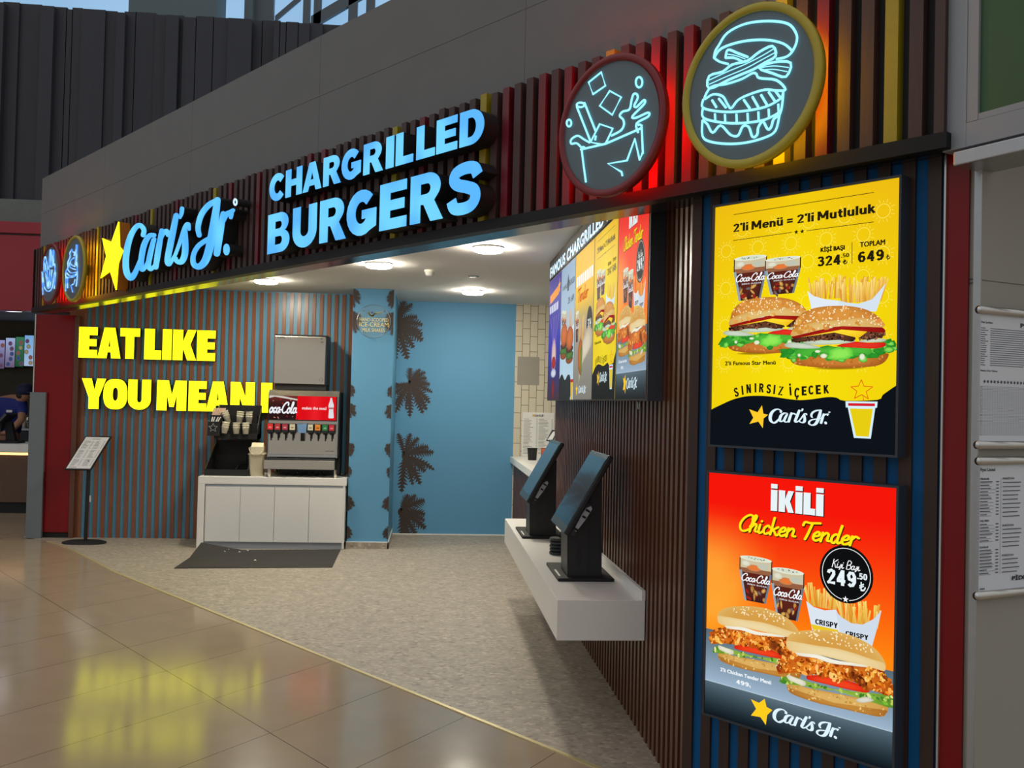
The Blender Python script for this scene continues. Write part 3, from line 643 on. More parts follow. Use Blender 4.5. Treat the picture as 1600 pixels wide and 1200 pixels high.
# right: red panel, silver profile, white side wall, the neighbour's shutter box and green panel
s0 = -1.335; sr = FA.px(1519, 700, .1)[0]; sr2 = FA.px(1529, 700, .1)[0]
struct(MB().box(s0+.006, sr-.02, .1, .2, 0, 2.46, 0).box(sr-.022, sr, .112, .2, 0, 2.46, 0), 'trim_12', [M['redpanel']], FA)
struct(MB().box(s0, s0+.006, .09, .2, 0, 2.44), 'trim_13', M['silver'], FA)
struct(MB().box(sr, sr2, .09, .2, 0, 2.5), 'trim_14', M['alu'], FA)
WR = Fr(FA.w(sr2, .1, 0), (cos(radians(22)), sin(radians(22))))
zs = WR.px(1560, 441, 0)[1]
struct(MB().box(0, 3, 0, .1, 0, zs-.002).box(0, 3, 0, .1, zs+.002, 2.75).box(0, 3, .004, .1, zs-.01, zs+.01), 'wall_neighbour', M['beige'], WR)
GW = Fr(FA.w(-1.285, .02, 0), (sin(radians(25)), -cos(radians(25))))
g0 = GW.px(1475, 100)[0]; gz0 = GW.px(1487, 235)[1]
gf = GW.px(1511, 100)[0]; gg, ggz = GW.px(1527, 177)
gfz = GW.px(1530, 186)[1]
struct(MB().box(g0, gf-.001, 0, .12, gz0, 3.6).box(gf, 1.6, 0, .12, gz0, gfz-.002).box(gf, gg, .002, .12, gfz, 3.6).box(gg, 1.6, .004, .12, gfz, ggz), 'wall_upper_right', M['pale'], GW)
struct(MB().box(gg, 1.6, .012, .12, ggz, 3.6), 'trim_15', M['green'], GW)
hx, hz = GW.px(1489, 238, -.03); hz2 = GW.px(1493, 259, -.03)[1]
struct(MB().box(hx, 1.6, -.03, .14, hz2, hz), 'trim_16', M['alu'], GW, .004)

# wallpaper with palm crowns
def frond(P, x, z, ang, L, wdt, droop, col):
    k = 11; pts = [(x+L*(i/k)*cos(ang), z+L*(i/k)*sin(ang)-droop*L*(i/k)**2) for i in range(k+1)]; up, dn = [], []
    for i in range(k+1):
        a, b = pts[i]; j = max(1, i); dx, dz = pts[j][0]-pts[j-1][0], pts[j][1]-pts[j-1][1]; d = sqrt(dx*dx+dz*dz); dx, dz = dx/d, dz/d; t = i/k
        w = wdt*.62*max(.08, sin(pi*min(1, .08+t*.88))**.8)
        for s, E in ((1, up), (-1, dn)):
            r = w*random.uniform(.8, 1.25); E.append((a-dz*s*w*.22, b+dx*s*w*.22))
            if 0 < i < k: E.append((a-dz*s*r+dx*w*.75, b+dx*s*r+dz*w*.75-.1*w))
    q = up + [(pts[-1][0]+.02*cos(ang), pts[-1][1]+.02*sin(ang)-.01)] + dn[::-1]
    P.raw(q, tessellate_polygon([[Vector((a, b, 0)) for a, b in q]]), col)
BR = (58, 46, 42)
def clipx(P, lo, hi):   # ink stays on its sheet
    P.T = lambda a, b: (min(hi, max(lo, a)), min(2.785, max(.012, b)))
def palm(P, cx, cz, r, a0, a1, n, seed, fat=.34):
    random.seed(seed); P.up()
    for i in range(n):
        a = radians(a0 + (a1-a0)*i/(n-1) + random.uniform(-6, 6)); P.k += .2; frond(P, cx, cz, a, r*random.uniform(.8, 1.1), r*fat*random.uniform(.7, 1.1), .25, BR)
    P.many([ell(cx, cz, r*.1, r*.14)], BR, 0)
WB = (90, 152, 192)
we = bpy.data.objects['wall_end']; BASE['wall_end'] = (0, 0, 0)
P = Print(11.433); P.grad(-.405, 1.02, .012, 2.789, lambda a, b: WB, 4, 8)
clipx(P, -.404, 1.02)
for (u, v), r, a0, a1, n, sd in (((618, 505), .36, -85, 75, 9, 3), ((640, 600), .29, -175, 85, 15, 4), ((632, 712), .34, -95, 105, 10, 5), ((626, 800), .34, -85, 75, 9, 6)):
    x, z = BK.px(u, v, 11.43); palm(P, x, z, r, a0, a1, n, sd)
P.build('wallpaper', M['wallpaper'], we)
wc = bpy.data.objects['wall_column']; BASE['wall_column'] = (0, 0, 0)
P = Print(10.303); P.grad(-.842, -.405, .07, 2.789, lambda a, b: WB, 4, 8); clipx(P, -.841, -.406)
for cx, a0, a1, sg in ((-.842+.01, 70, -70, 1), (-.405-.01, 110, 250, -1)):
    for v, r, sd in ((462, .085, 11), (500, .1, 12), (610, .06, 13), (640, .07, 14), (700, .07, 15), (735, .05, 16), (785, .07, 17), (830, .06, 18)):
        z = BK.px(575, v, 10.3)[1]; palm(P, cx + (-.025 if sg > 0 else .025), z, r*1.2, a0, a1, 6, sd, .6)
P.build('wallpaper', M['wallpaper'], wc)
random.seed(11)

# ---------------------------------------------------------------- illuminated signs on the fascia
def letter(root, pts, y0, y1, face, side, holes=(), name='letter', label=None):
    """box letter: dark return with its lit face"""
    L = [pts] + list(holes)
    b = MB(); b.prism(pts, y0+.004, y1, 0, 0, holes)
    o = build(b, name, side, root)
    f = MB(); f.prism(pts, y0, y0+.004, 0, 0, holes)
    build(f, 'lit_face', face, o)
    return o
cC = crop(380, 130, 3.8095, FA, -.10)
def word(root, spec, z0, z1):
    for ch, a, b in spec:
        v = 400 if z1 > 2.8 else 750
        xa = cC(a, v)[0]; xb = cC(b, v)[0]; G = GRO[ch]; ov = .012 if ch in 'CGSOU' else 0
        X = [p[0] for pc in G for L in pc for p in L]; Y = [p[1] for pc in G for L in pc for p in L]; gx0, gx1, gy0, gy1 = min(X), max(X), min(Y), max(Y)
        top = ov if ch != 'U' else 0
        f = lambda p: (xa+(p[0]-gx0)/(gx1-gx0)*(xb-xa), z0-ov*(z1-z0)+(p[1]-gy0)/(gy1-gy0)*(z1-z0)*(1+ov+top))
        k = MB(); l = MB()
        for pc in G:
            Q = [[f(p) for p in L] for L in pc]; k.prism(Q[0], -.096, 0, 0, 0, Q[1:]); l.prism(Q[0], -.1, -.096, 0, 0, Q[1:])
        build(l, 'lit_face', M['cyan'], build(k, 'letter', M['matte'], root))
t = thing('lit_word_sign', 'blue lit sign reading CHARGRILLED, upper of the two words on the slatted fascia', 'sign', FA, (-4.4, 0, 2.84))
word(t, [('C',162,245),('H',258,353),('A',360,468),('R',480,583),('G',588,700),('R',717,832),('I',850,895),('L',908,1010),('L',1030,1138),('E',1148,1270),('D',1285,1428)], 2.838, 3.008)
t = thing('lit_word_sign', 'larger blue lit sign reading BURGERS, below the word CHARGRILLED', 'sign', FA, (-4.4, 0, 2.51))
word(t, [('B',150,277),('U',297,437),('R',457,612),('G',617,790),('E',812,970),('R',993,1187),('S',1210,1416)], 2.508, 2.757)

# brush-lettered name sign and star
cL = crop(150, 300, 6.4, FA, -.10)
NAME = dict(
 C=[[(470,430,50),(476,375,50),(435,332,50),(388,362,54),(340,450,60),(308,570,64),(295,700,66),(305,805,66),(345,858,64),(385,815,56),(415,745,46),(440,680,40)]],
 a=[[(578,432,46),(530,440,52),(482,520,60),(455,640,60),(448,735,56),(462,775,48),(500,735,42),(540,640,44),(562,520,46),(582,470,36)], [(574,480,48),(540,620,56),(522,730,52),(545,772,42),(580,740,36)]],
 r=[[(655,385,46),(640,470,54),(618,600,60),(595,750,56)], [(628,520,40),(662,425,46),(702,392,52),(718,430,44)]],
 l=[[(800,235,56),(770,380,64),(738,540,66),(712,680,60),(728,722,46),(765,670,36),(800,610,32)]],
 p=[[(858,165,44),(852,215,40),(838,260,22)]],
 s=[[(770,680,32),(830,520,38),(884,360,44),(918,322,46),(928,372,34)], [(884,390,56),(890,520,64),(884,630,66),(852,696,60),(806,692,46),(796,660,34)]],
 J=[[(1030,432,50),(1018,350,54),(1050,230,58),(1120,135,60),(1200,88,56)], [(1212,80,64),(1178,320,84),(1132,560,84),(1088,690,78),(1028,745,66),(974,718,56),(972,630,50),(1016,545,50),(1086,490,50),(1150,452,46),(1205,405,40)]],
 j=[[(1270,215,52),(1238,400,72),(1206,615,66)], [(1268,290,48),(1298,228,56),(1340,205,56),(1368,182,40)], [(1350,215,50),(1346,255,38)]],
 d=[[(1302,552,62),(1302,598,62)]],
)
def strokes(f):
    d = {k: [[cL(*p) for p in q] for S in v for q in brush_faces([(a, b, w*f) for a, b, w in S], 6)] for k, v in NAME.items()}
    d['d'] = [[cL(*p) for p in ell(1302, 575, 31, 58, 24)]]; return d
NP = strokes(.93); NPT = strokes(.78)
RING = [cL(*p) for p in ell(1390, 100, 21, 38, 20)]; RINGI = [cL(*p) for p in ell(1390, 100, 9, 17, 16)]
STAR = [cL(*p) for p in ((222,297),(232,548),(264,585),(216,718),(196,978),(138,792),(42,862),(100,640),(60,462),(152,500))]
t = thing('lit_name_sign', "blue lit brush-lettered Carl's Jr. sign beside the yellow star", 'sign', FA, (-7.5, 0, 2.52))
for k in 'CarlpsJjd':
    b = MB()
    for q in NP[k]: b.prism(q, -.096, 0)
    o = build(b, 'letter', M['matte'], t)
    f = MB()
    for q in NP[k]: f.prism(q, -.1, -.096)
    build(f, 'lit_face', M['cyan'], o)
letter(t, RING, -.1, 0, M['hdr'], M['matte'], [RINGI], 'trademark_ring')
t = thing('star_sign', 'yellow lit five-pointed star sign left of the blue brush lettering', 'sign', FA, (-8.6, 0, 2.5))
build(MB().prism(STAR, -.09, 0), 'return_edge', M['orange_side'], t); build(MB().prism(STAR, -.1, -.09), 'lit_face', M['acid'], t)

def round_sign(label, c, r, rim, halo, face_y, tubes, neon, rad, closed=()):
    t = thing('round_sign', label, 'sign', FA, (c[0], 0, c[1]-r), 'round neon signs on the fascia')
    yb = -.098
    b = MB(); b.lathe([(r-.03, yb), (r, yb), (r+.002, face_y+.006), (r-.004, face_y), (r-.027, face_y), (r-.029, face_y+.012)], (c[0], 0, c[1]), 64, 0, 'y')
    build(b, 'rim', rim, t)
    d = MB(); d.disc((c[0], face_y+.01, c[1]), r-.026, 'y', 64); d.disc((c[0], yb, c[1]), r-.01, 'y', 64); d.lathe([(r-.027, face_y+.01), (r-.04, yb)], (c[0], 0, c[1]), 64, 0, 'y')
    build(d, 'face_disc', M['disc'], t)
    h = MB(); h.lathe([(r-.10, yb+.003), (r-.10, yb+.016), (r-.055, yb+.016), (r-.055, yb+.003), (r-.10, yb+.003)], (c[0], 0, c[1]), 48, 0, 'y')
    build(h, 'halo_light', halo, t)
    mt = MB(); mt.lathe([(.05, yb+.001), (.05, .038)], (c[0], 0, c[1]), 20, 0, 'y'); build(mt, 'wall_mount', M['matte'], t)
    n = MB()
    for S, cl, *k in tubes:
        n.tube([(a, face_y+.004, bb) for a, bb in S], rad*(k[0] if k else 1), 6, 0, cl)
    build(n, 'neon_line', neon, t, label='glowing line drawing')
    return t
FY = -.13
cD = crop(840, 0, 3.3333, FA, FY)
sm = lambda m, pts, n=4, cl=False: (cat([m(*p) for p in pts], n, cl), cl)
st_ = lambda m, pts, cl=False: ([m(*p) for p in pts], cl)
BURG = [sm(cD, [(915,300),(922,265),(940,235),(985,170),(1080,122),(1200,108),(1300,122),(1342,170),(1346,215),(1322,268),(1290,295),(1240,306)]),
 sm(cD, [(915,300),(955,250),(1060,215),(1180,206),(1275,225),(1325,266)]), sm(cD, [(915,300),(945,320),(990,332)]),
 sm(cD, [(890,395),(960,372),(1010,335),(1090,315),(1150,270),(1220,238),(1236,290),(1180,325),(1120,360),(1060,385),(990,415),(890,460)], 3, True),
 sm(cD, [(890,416),(985,372),(1080,332),(1160,292),(1224,254)])+(.42,), sm(cD, [(890,438),(985,395),(1080,355),(1160,312),(1230,274)])+(.42,),
 sm(cD, [(975,300),(988,258),(1040,276),(1092,296)]), sm(cD, [(975,300),(1020,300),(1062,318)]), sm(cD, [(982,280),(1030,288),(1078,306)])+(.42,),
 sm(cD, [(1150,352),(1230,322),(1315,326),(1290,398),(1220,380)], 3, True), sm(cD, [(1160,350),(1230,342),(1304,350)])+(.42,), sm(cD, [(1180,362),(1230,360),(1298,372)])+(.42,),
 sm(cD, [(865,515),(900,452),(980,436),(1060,410),(1115,380),(1136,384),(1152,405),(1240,416),(1288,465),(1240,470),(1180,466),(1100,490),(1040,520),(1005,562),(985,540),(960,500),(910,490)], 4, True),
 sm(cD, [(860,515),(858,560),(950,580),(1060,578),(1180,556),(1262,512),(1276,478),(1268,560),(1255,600)]),
 sm(cD, [(858,560),(860,612),(950,636),(1060,640),(1180,622),(1262,580)]),
 sm(cD, [(855,625),(880,645),(908,690),(950,652),(1000,700),(1040,705),(1065,657),(1096,660),(1116,712),(1140,700),(1146,662),(1170,632),(1195,672),(1213,660),(1226,620),(1255,600)]),
 sm(cD, [(855,625),(855,705),(890,735),(980,748),(1080,742),(1180,715),(1235,680),(1256,600)])] + \
 [st_(cD, s) for s in [[(920,590),(922,628)],[(972,594),(974,634)],[(1032,592),(1034,638)],[(1090,588),(1092,634)],[(1146,580),(1148,628)],[(1200,566),(1202,612)],[(1250,540),(1252,584)],
  [(905,520),(928,558)],[(940,512),(978,560)],[(1070,518),(1102,564)],[(1115,502),(1146,556)],[(1160,492),(1192,546)],[(1200,478),(1232,524)],[(1236,474),(1258,504)]]]
round_sign('large round neon sign with a yellow rim and a stacked burger drawing', (-1.943, 2.751), .29, M['ye_side'], M['halo_y'], FY, BURG, M['neon'], .0046)
COLA = [st_(cD, [(262,428),(328,375),(350,445),(285,490)], True), st_(cD, [(372,472),(432,505),(385,597),(320,550)], True), st_(cD, [(320,645),(388,668),(352,745),(335,752),(272,740)], True),
 sm(cD, ell(525,427,17,27,12), 2, True), sm(cD, ell(160,640,12,18,10), 2, True), sm(cD, ell(220,545,20,12,10), 2, True), st_(cD, [(200,553),(272,735)]), st_(cD, [(240,533),(298,680)]), st_(cD, [(300,705),(296,730)]), 
 sm(cD, [(225,768),(200,745),(172,748),(172,725),(205,706),(238,725),(268,742)]), st_(cD, [(220,778),(350,748),(540,665)]), st_(cD, [(224,762),(236,860),(248,948)]), sm(cD, [(222,778),(235,764),(246,775)]),
 st_(cD, [(538,650),(545,800)]), st_(cD, [(438,915),(434,895),(362,852),(462,835),(503,722),(528,832),(545,790)]), sm(cD, [(520,650),(530,648),(540,655)]),
 sm(cD, [(380,706),(428,680),(446,650),(442,622),(424,602),(440,580),(475,568),(486,520),(496,490),(512,488),(518,510),(500,548),(512,556),(550,520),(552,540),(490,605),(510,612),(572,585),(572,606),(512,642),(520,690)])]
round_sign('round neon sign with a red rim and an iced drink drawing', (-2.604, 2.741), .289, M['re_side'], M['halo_r'], FY, COLA, M['neon'], .0045)
cK = crop(40, 340, 8, FA, FY)
CONE = [st_(cK, [(497,740),(493,920)]), st_(cK, [(518,755),(518,882)]), st_(cK, [(628,335),(612,595)]), st_(cK, [(640,340),(626,600)]),
 sm(cK, [(572,395),(548,440),(550,490),(522,560),(524,620),(500,670),(500,742),(560,745),(610,730),(640,690)]), sm(cK, [(572,395),(586,432),(604,430),(600,480)]), sm(cK, [(628,540),(638,600),(640,740),(625,860)]),
 sm(cK, [(600,500),(556,540),(562,585),(612,612)]), sm(cK, [(542,560),(552,622),(622,650)]), sm(cK, [(516,640),(560,690),(636,680)]), sm(cK, [(510,692),(545,728),(600,718),(638,700)]), st_(cK, [(560,850),(582,930)]), st_(cK, [(560,848),(600,825),(612,770)])]
round_sign('small yellow-rimmed neon sign with an ice cream drawing, left of the star', (-9.19, 2.738), .305, M['ye_side'], M['halo_y'], FY, CONE, M['neonblue'], .0055)
FRY = [sm(cK, [(195,685),(205,690),(225,850),(250,908),(288,920),(330,865),(346,720),(366,690),(352,890)]), st_(cK, [(200,690),(210,972)]), sm(cK, [(226,680),(222,560),(240,488),(262,580),(270,652)]),
 sm(cK, [(285,650),(298,428),(312,425),(305,620)]), sm(cK, [(325,620),(335,428),(348,430),(340,600)]), sm(cK, [(350,600),(358,580),(362,690)])] + [st_(cK, s) for s in ([(245,690),(268,880)], [(266,660),(276,890)], [(300,650),(282,890)], [(325,650),(302,880)], [(235,560),(250,680)])]
round_sign('small round neon sign with a red rim at the far left end of the fascia', (-9.88, 2.747), .295, M['re_side'], M['halo_r'], FY, FRY, M['neonblue'], .0055)

# yellow block lettering on the back wall
BY = 10.9
cA = crop(0, 330, 4, BK, BY-.06); cB = crop(0, 570, 4, BK, BY-.06)
def blockword(root, spec, m, z0, z1):
    for ch, a, b in spec:
        xa, xb = m(a, 200)[0], m(b, 200)[0]
        L = [[(xa+p*(xb-xa), z0+q*(z1-z0)) for p, q in lp] for lp in BLK[ch]]
        letter(root, L[0], BY-.06, BY, M['acid'], M['matte'], L[1:])
zt, zb = cA(930, 735)[1], cA(930, 926)[1]
t = thing('lit_word_sign', 'yellow lit block-letter sign reading EAT LIKE on the slatted back wall', 'sign', BK, (-3.1, BY, zb))
blockword(t, [('E',512,628),('A',630,775),('T',770,893),('L',922,1028),('I',1035,1092),('K',1100,1247),('E',1250,1365)], cA, zb, zt)
zt, zb = cB(1050, 97)[1], cB(900, 282)[1]
t = thing('lit_word_sign', 'yellow lit block-letter sign reading YOU MEAN IT, partly behind the drink dispenser', 'sign', BK, (-2.8, BY, zb))
blockword(t, [('Y',508,660),('O',645,795),('U',800,942),('M',980,1165),('E',1178,1290),('A',1288,1432),('N',1440,1592),('I',1632,1700),('T',1722,1850)], cB, zb, zt)

# ---------------------------------------------------------------- backlit posters (pictures)
PYD = .04     # poster faces stand 4 cm behind the fascia plane
cG = crop(1090, 270, 4.7059, FA, PYD); cH = crop(1090, 470, 4.7059, FA, PYD); cI = crop(1090, 720, 4.7059, FA, PYD); cJ = crop(1090, 940, 4.7059, FA, PYD)
LOGO_ALL = [p for k in NP for q in NP[k] for p in q] + RING
lx0 = min(p[0] for p in LOGO_ALL); lx1 = max(p[0] for p in LOGO_ALL); lz0 = min(p[1] for p in LOGO_ALL); lz1 = max(p[1] for p in LOGO_ALL)
def logo(P, x0, x1, z0, z1, col):
    f = lambda p: (x0+(p[0]-lx0)/(lx1-lx0)*(x1-x0), z0+(p[1]-lz0)/(lz1-lz0)*(z1-z0))
    P.many([[f(p) for p in q] for k in NPT for q in NPT[k]], col); c = [sum(f(p)[i] for p in RING)/len(RING) for i in (0, 1)]
    P.poly(ell(c[0], c[1], (x1-x0)*.018, (z1-z0)*.035, 12), col, 0)
def lira(P, x0, x1, z0, z1, col):
    w = (x1-x0)*.2; f = lambda a, b: (x0+a*(x1-x0), z0+b*(z1-z0)); P.k += 1
    for S in ([(.3,1),(.3,.05)], [(0,.5),(.75,.8)], [(0,.28),(.75,.58)]): P.line(f(*S[0]), f(*S[1]), w, col, 0)
    P.many([[f(a, b) for a, b in q] for q in brush_faces([(.3,.06,.2),(.75,.1,.2),(.98,.4,.2)], 4)], col, 0)
def rnd(c, d=14): return tuple(max(0, min(255, v+random.uniform(-d, d))) for v in c)
def mixc(a, b, t): return tuple(p+(q-p)*t for p, q in zip(a, b))
def ruffle(pts, amp, n=3):
    out = []
    for i in range(len(pts)):
        a, b = pts[i], pts[(i+1) % len(pts)]
        for k in range(n):
            t = k/n; out.append((a[0]+(b[0]-a[0])*t+random.uniform(-amp, amp), a[1]+(b[1]-a[1])*t+random.uniform(-amp, amp)))
    return out
def shape(m, pts, ref):
    x0, z0, W = ref; return [((x-x0)/W, (z-z0)/W) for x, z in (m(*p) for p in pts)]
class Food:
    """shapes of one dish in its own unit frame, printed anywhere at any size"""
    def __init__(s, P, x, z, w, hs=1.): s.P, s.x, s.z, s.w, s.hs = P, x, z, w, hs
    def q(s, pts): return [(s.x+a*s.w, s.z+b*s.w*s.hs) for a, b in pts]
    def blob(s, pts, c, e, sm=True, n=3, up=1): s.P.blob(s.q(cat(pts, n, True) if sm else pts), c, e, up=up)
    def specks(s, pts, cols, num, r0, r1, asp=.6, rot=None, up=1):
        """dabs of colour inside an outline"""
        s.P.k += up; xs = [p[0] for p in pts]; ys = [p[1] for p in pts]; k = 0; t = 0
        while k < num and t < num*30:
            t += 1; x = random.uniform(min(xs), max(xs)); y = random.uniform(min(ys), max(ys))
            ins = False; j = len(pts)-1
            for i in range(len(pts)):
                if (pts[i][1] > y) != (pts[j][1] > y) and x < (pts[j][0]-pts[i][0])*(y-pts[i][1])/(pts[j][1]-pts[i][1])+pts[i][0]: ins = not ins
                j = i
            if ins:
                r = random.uniform(r0, r1); k += 1
                s.P.k += .05
                s.P.many([s.q(ell(x, y, r, r*asp, 8, random.uniform(0, 3.1) if rot is None else rot))], rnd(random.choice(cols), 8), 0)
_a = cH(595, 400); _b = cH(1460, 400); RS = (_a[0], cH(950, 492)[1], _b[0]-_a[0])
h = lambda pts: shape(cH, pts, RS)
SB = dict(
 bun=h([(690,262),(698,205),(715,150),(760,98),(830,62),(910,44),(1000,37),(1120,40),(1225,60),(1300,95),(1348,140),(1366,190),(1340,192),(1240,162),(1100,182),(980,195),(880,206),(780,235)]),
 bunlow=h([(690,262),(698,215),(790,175),(900,150),(1050,140),(1200,125),(1355,150),(1366,190),(1340,192),(1240,162),(1100,182),(980,195),(880,206),(780,235)]),
 sauce=h([(690,262),(760,228),(880,200),(1000,185),(1190,156),(1250,160),(1340,188),(1378,215),(1365,235),(1290,215),(1200,190),(1000,212),(850,225),(720,275)]),
 mayo=h([(900,196),(940,186),(988,184),(990,198),(940,206),(905,208)]), cheese=h([(702,276),(748,236),(880,214),(1050,194),(1200,190),(1262,206),(1200,262),(1168,270),(1110,238),(950,226),(800,246)]),
 patty=h([(685,285),(760,246),(860,224),(980,216),(1080,228),(1150,262),(1168,284),(1130,296),(1000,286),(860,292),(740,308),(692,302)]), patty2=h([(1175,268),(1212,220),(1290,205),(1362,220),(1384,250),(1340,272),(1250,282),(1190,282)]),
 onion=h([(640,318),(700,305),(820,320),(905,345),(800,352),(690,346),(645,336)]), onion2=h([(770,304),(900,282),(1050,278),(1155,292),(1120,308),(1000,320),(850,322)]), onion3=h([(1195,294),(1270,278),(1370,280),(1378,296),(1300,304),(1200,304)]),
 tom=h([(1025,328),(1140,300),(1250,308),(1372,306),(1372,335),(1300,350),(1180,346),(1050,338)]),
 let=h([(595,412),(625,365),(690,345),(770,335),(850,350),(950,335),(1100,335),(1200,345),(1330,340),(1390,310),(1420,275),(1455,310),(1450,345),(1400,365),(1370,390),(1280,420),(1210,395),(1130,425),(1040,440),(960,425),(890,385),(790,420),(720,395),(670,440),(640,420)]),
 let2=h([(950,425),(965,370),(1040,340),(1130,350),(1150,400),(1100,430),(1010,440)]), bot=h([(682,430),(760,405),(900,398),(1100,395),(1250,392),(1380,385),(1404,400),(1370,452),(1300,480),(1150,492),(950,493),(800,482),(712,466)]),
 drip=[h(ell(*d)) for d in ((925,405,24,17),(1208,412,20,24),(745,400,12,12),(880,372,20,10))])
def star_burger(P, x, z, w, hs=1., fine=True):
    F = Food(P, x, z, w, hs); k = 1 if fine else .3
    F.blob(SB['bot'], (206,128,52), (158,84,28))
    F.specks(SB['bot'], [(176,98,34), (224,150,74)], int(60*k), .006, .014)
    F.blob(ruffle(SB['let'], .012), (84,190,60), (30,128,34), False)
    for _ in range(int(34*k)):
        a, b = random.choice(SB['let']); c, d = random.choice(SB['let']); t = random.uniform(.15, .5)
        F.P.k += .1; F.P.blob(F.q(ruffle(ell(a+(c-a)*t*.3, b+(d-b)*t, random.uniform(.02, .05), random.uniform(.012, .03), 9), .006, 1)), random.choice([(140,226,90), (96,200,66), (46,150,44)]), random.choice([(60,160,48), (32,124,36)]), up=0)
    P.up(); F.blob(ruffle(SB['let2'], .008), (150,236,90), (84,196,56), False)
    for d in SB['drip']: F.blob(d, (236,240,214), (196,206,176), False)
    F.blob(SB['tom'], (232,52,36), (206,22,20))
    for o in ('onion', 'onion2', 'onion3'): F.blob(SB[o], (206,218,198), (168,184,160))
    F.blob(ruffle(SB['patty2'], .006), (110,68,46), (58,32,22), False); F.blob(ruffle(SB['patty'], .006), (106,64,42), (52,30,20), False)
    for o in ('patty', 'patty2'): F.specks(SB[o], [(60,34,24), (150,96,64), (84,50,34), (36,22,18)], int(70*k), .006, .016)
    F.blob(SB['cheese'], (255,222,50), (240,188,24))
    F.blob(SB['sauce'], (172,28,20), (134,14,14)); F.blob(SB['mayo'], (226,232,206), (196,204,176))
    P.blob(F.q(cat(SB['bun'], 3, True)), (222,152,66), (190,116,44), c=F.q([(.50, .42)])[0]); P.up(); 
    F.blob(SB['bunlow'], (228,192,120), (214,166,88))
    P.up(); F.specks(SB['bun'], [(220,148,62), (212,140,56), (228,160,76)], int(40*k), .012, .03)
    F.specks([(a, b) for a, b in SB['bun'] if b > .3] , [(252,236,196), (246,224,176), (255,246,216)], int(95*k), .0062, .0092, .62)
_a = cJ(580, 500); _b = cJ(1450, 660); RC = (_a[0], cJ(1300, 845)[1], _b[0]-_a[0])
j = lambda pts: shape(cJ, pts, RC)
CB = dict(
 bun=j([(650,310),(656,268),(690,235),(760,215),(860,210),(980,215),(1100,240),(1200,280),(1290,335),(1350,400),(1382,465),(1372,512),(1330,500),(1250,472),(1130,450),(1000,420),(880,390),(760,378),(680,362),(655,335)]),
 bunlow=j([(650,310),(656,290),(740,300),(880,325),(1020,345),(1150,380),(1280,425),(1360,450),(1380,480),(1372,512),(1330,500),(1250,472),(1130,450),(1000,420),(880,390),(760,378),(680,362),(655,335)]),
 mayo=j([(720,368),(800,375),(900,395),(1000,428),(1130,452),(1245,466),(1235,482),(1120,470),(980,455),(860,415),(740,398)]),
 chick=j([(580,485),(600,425),(640,398),(700,388),(760,395),(860,390),(940,420),(1000,442),(1110,462),(1150,500),(1220,470),(1300,480),(1380,530),(1430,600),(1452,660),(1430,692),(1350,682),(1260,652),(1200,595),(1130,575),(1050,592),(960,558),(870,542),(800,532),(720,522),(650,512),(600,522)]),
 dark=j([(1120,490),(1180,520),(1240,600),(1250,660),(1180,610),(1110,560)]),
 tom=j([(798,555),(810,543),(900,545),(1050,568),(1180,608),(1262,645),(1240,670),(1130,652),(980,617),(860,588),(805,572)]),
 let=j([(600,592),(620,555),(680,545),(700,570),(780,590),(850,600),(950,630),(1100,660),(1250,690),(1380,700),(1435,690),(1440,782),(1400,772),(1340,722),(1200,692),(1000,652),(870,640),(800,622),(700,600),(640,600)]),
 mayo2=j([(660,540),(720,560),(790,590),(780,622),(700,592),(662,570)]), mayo3=j([(1160,722),(1240,700),(1292,730),(1200,745)]),
 bot=j([(655,592),(700,602),(800,632),(950,662),(1100,692),(1250,722),(1392,762),(1386,822),(1350,847),(1250,832),(1080,792),(900,752),(760,708),(680,672),(658,640)]),
 botlow=j([(656,630),(700,650),(900,720),(1100,768),(1260,805),(1386,800),(1386,822),(1350,847),(1250,832),(1080,792),(900,752),(760,708),(680,672),(658,640)]))
def chicken_burger(P, x, z, w, hs=1., fine=True):
    F = Food(P, x, z, w, hs); k = 1 if fine else .3
    F.blob(CB['bot'], (222,178,98), (200,146,66)); F.blob(CB['botlow'], (198,140,60), (168,106,38))
    F.specks(CB['bot'], [(190,136,62), (232,194,116)], int(60*k), .006, .013)
    F.blob(ruffle(CB['let'], .008), (150,184,70), (88,140,40), False)
    F.specks(CB['let'], [(186,206,96), (70,130,40), (130,180,60), (224,226,150)], int(50*k), .01, .025)
    F.blob(CB['mayo2'], (232,228,206), (206,200,176)); F.blob(CB['mayo3'], (222,220,204), (190,186,170))
    F.blob(CB['tom'], (244,70,30), (206,30,14))
    F.blob(ruffle(CB['chick'], .010), (226,124,34), (170,72,14), False)
    F.specks(CB['chick'], [(248,176,74), (236,140,40), (190,84,16), (140,56,10), (214,106,24), (255,200,110)], int(170*k), .012, .03, .55)
    F.specks(CB['chick'], [(255,206,120), (120,48,10), (240,150,50)], int(120*k), .005, .012, .5)
    F.blob(CB['dark'], (120,50,14), (168,82,20)); F.specks(CB['dark'], [(96,40,12), (190,96,30)], int(16*k), .01, .02)
    F.blob(CB['mayo'], (246,242,226), (226,220,200))
    P.blob(F.q(cat(CB['bun'], 3, True)), (214,156,70), (222,178,98), c=None); P.up()
    F.blob(CB['bunlow'], (238,216,164), (230,196,130))
    up = [(a, b) for a, b in CB['bun'] if b > .46]
    F.specks(up, [(255,240,204), (250,230,184)], int(56*k), .0075, .011, .55)
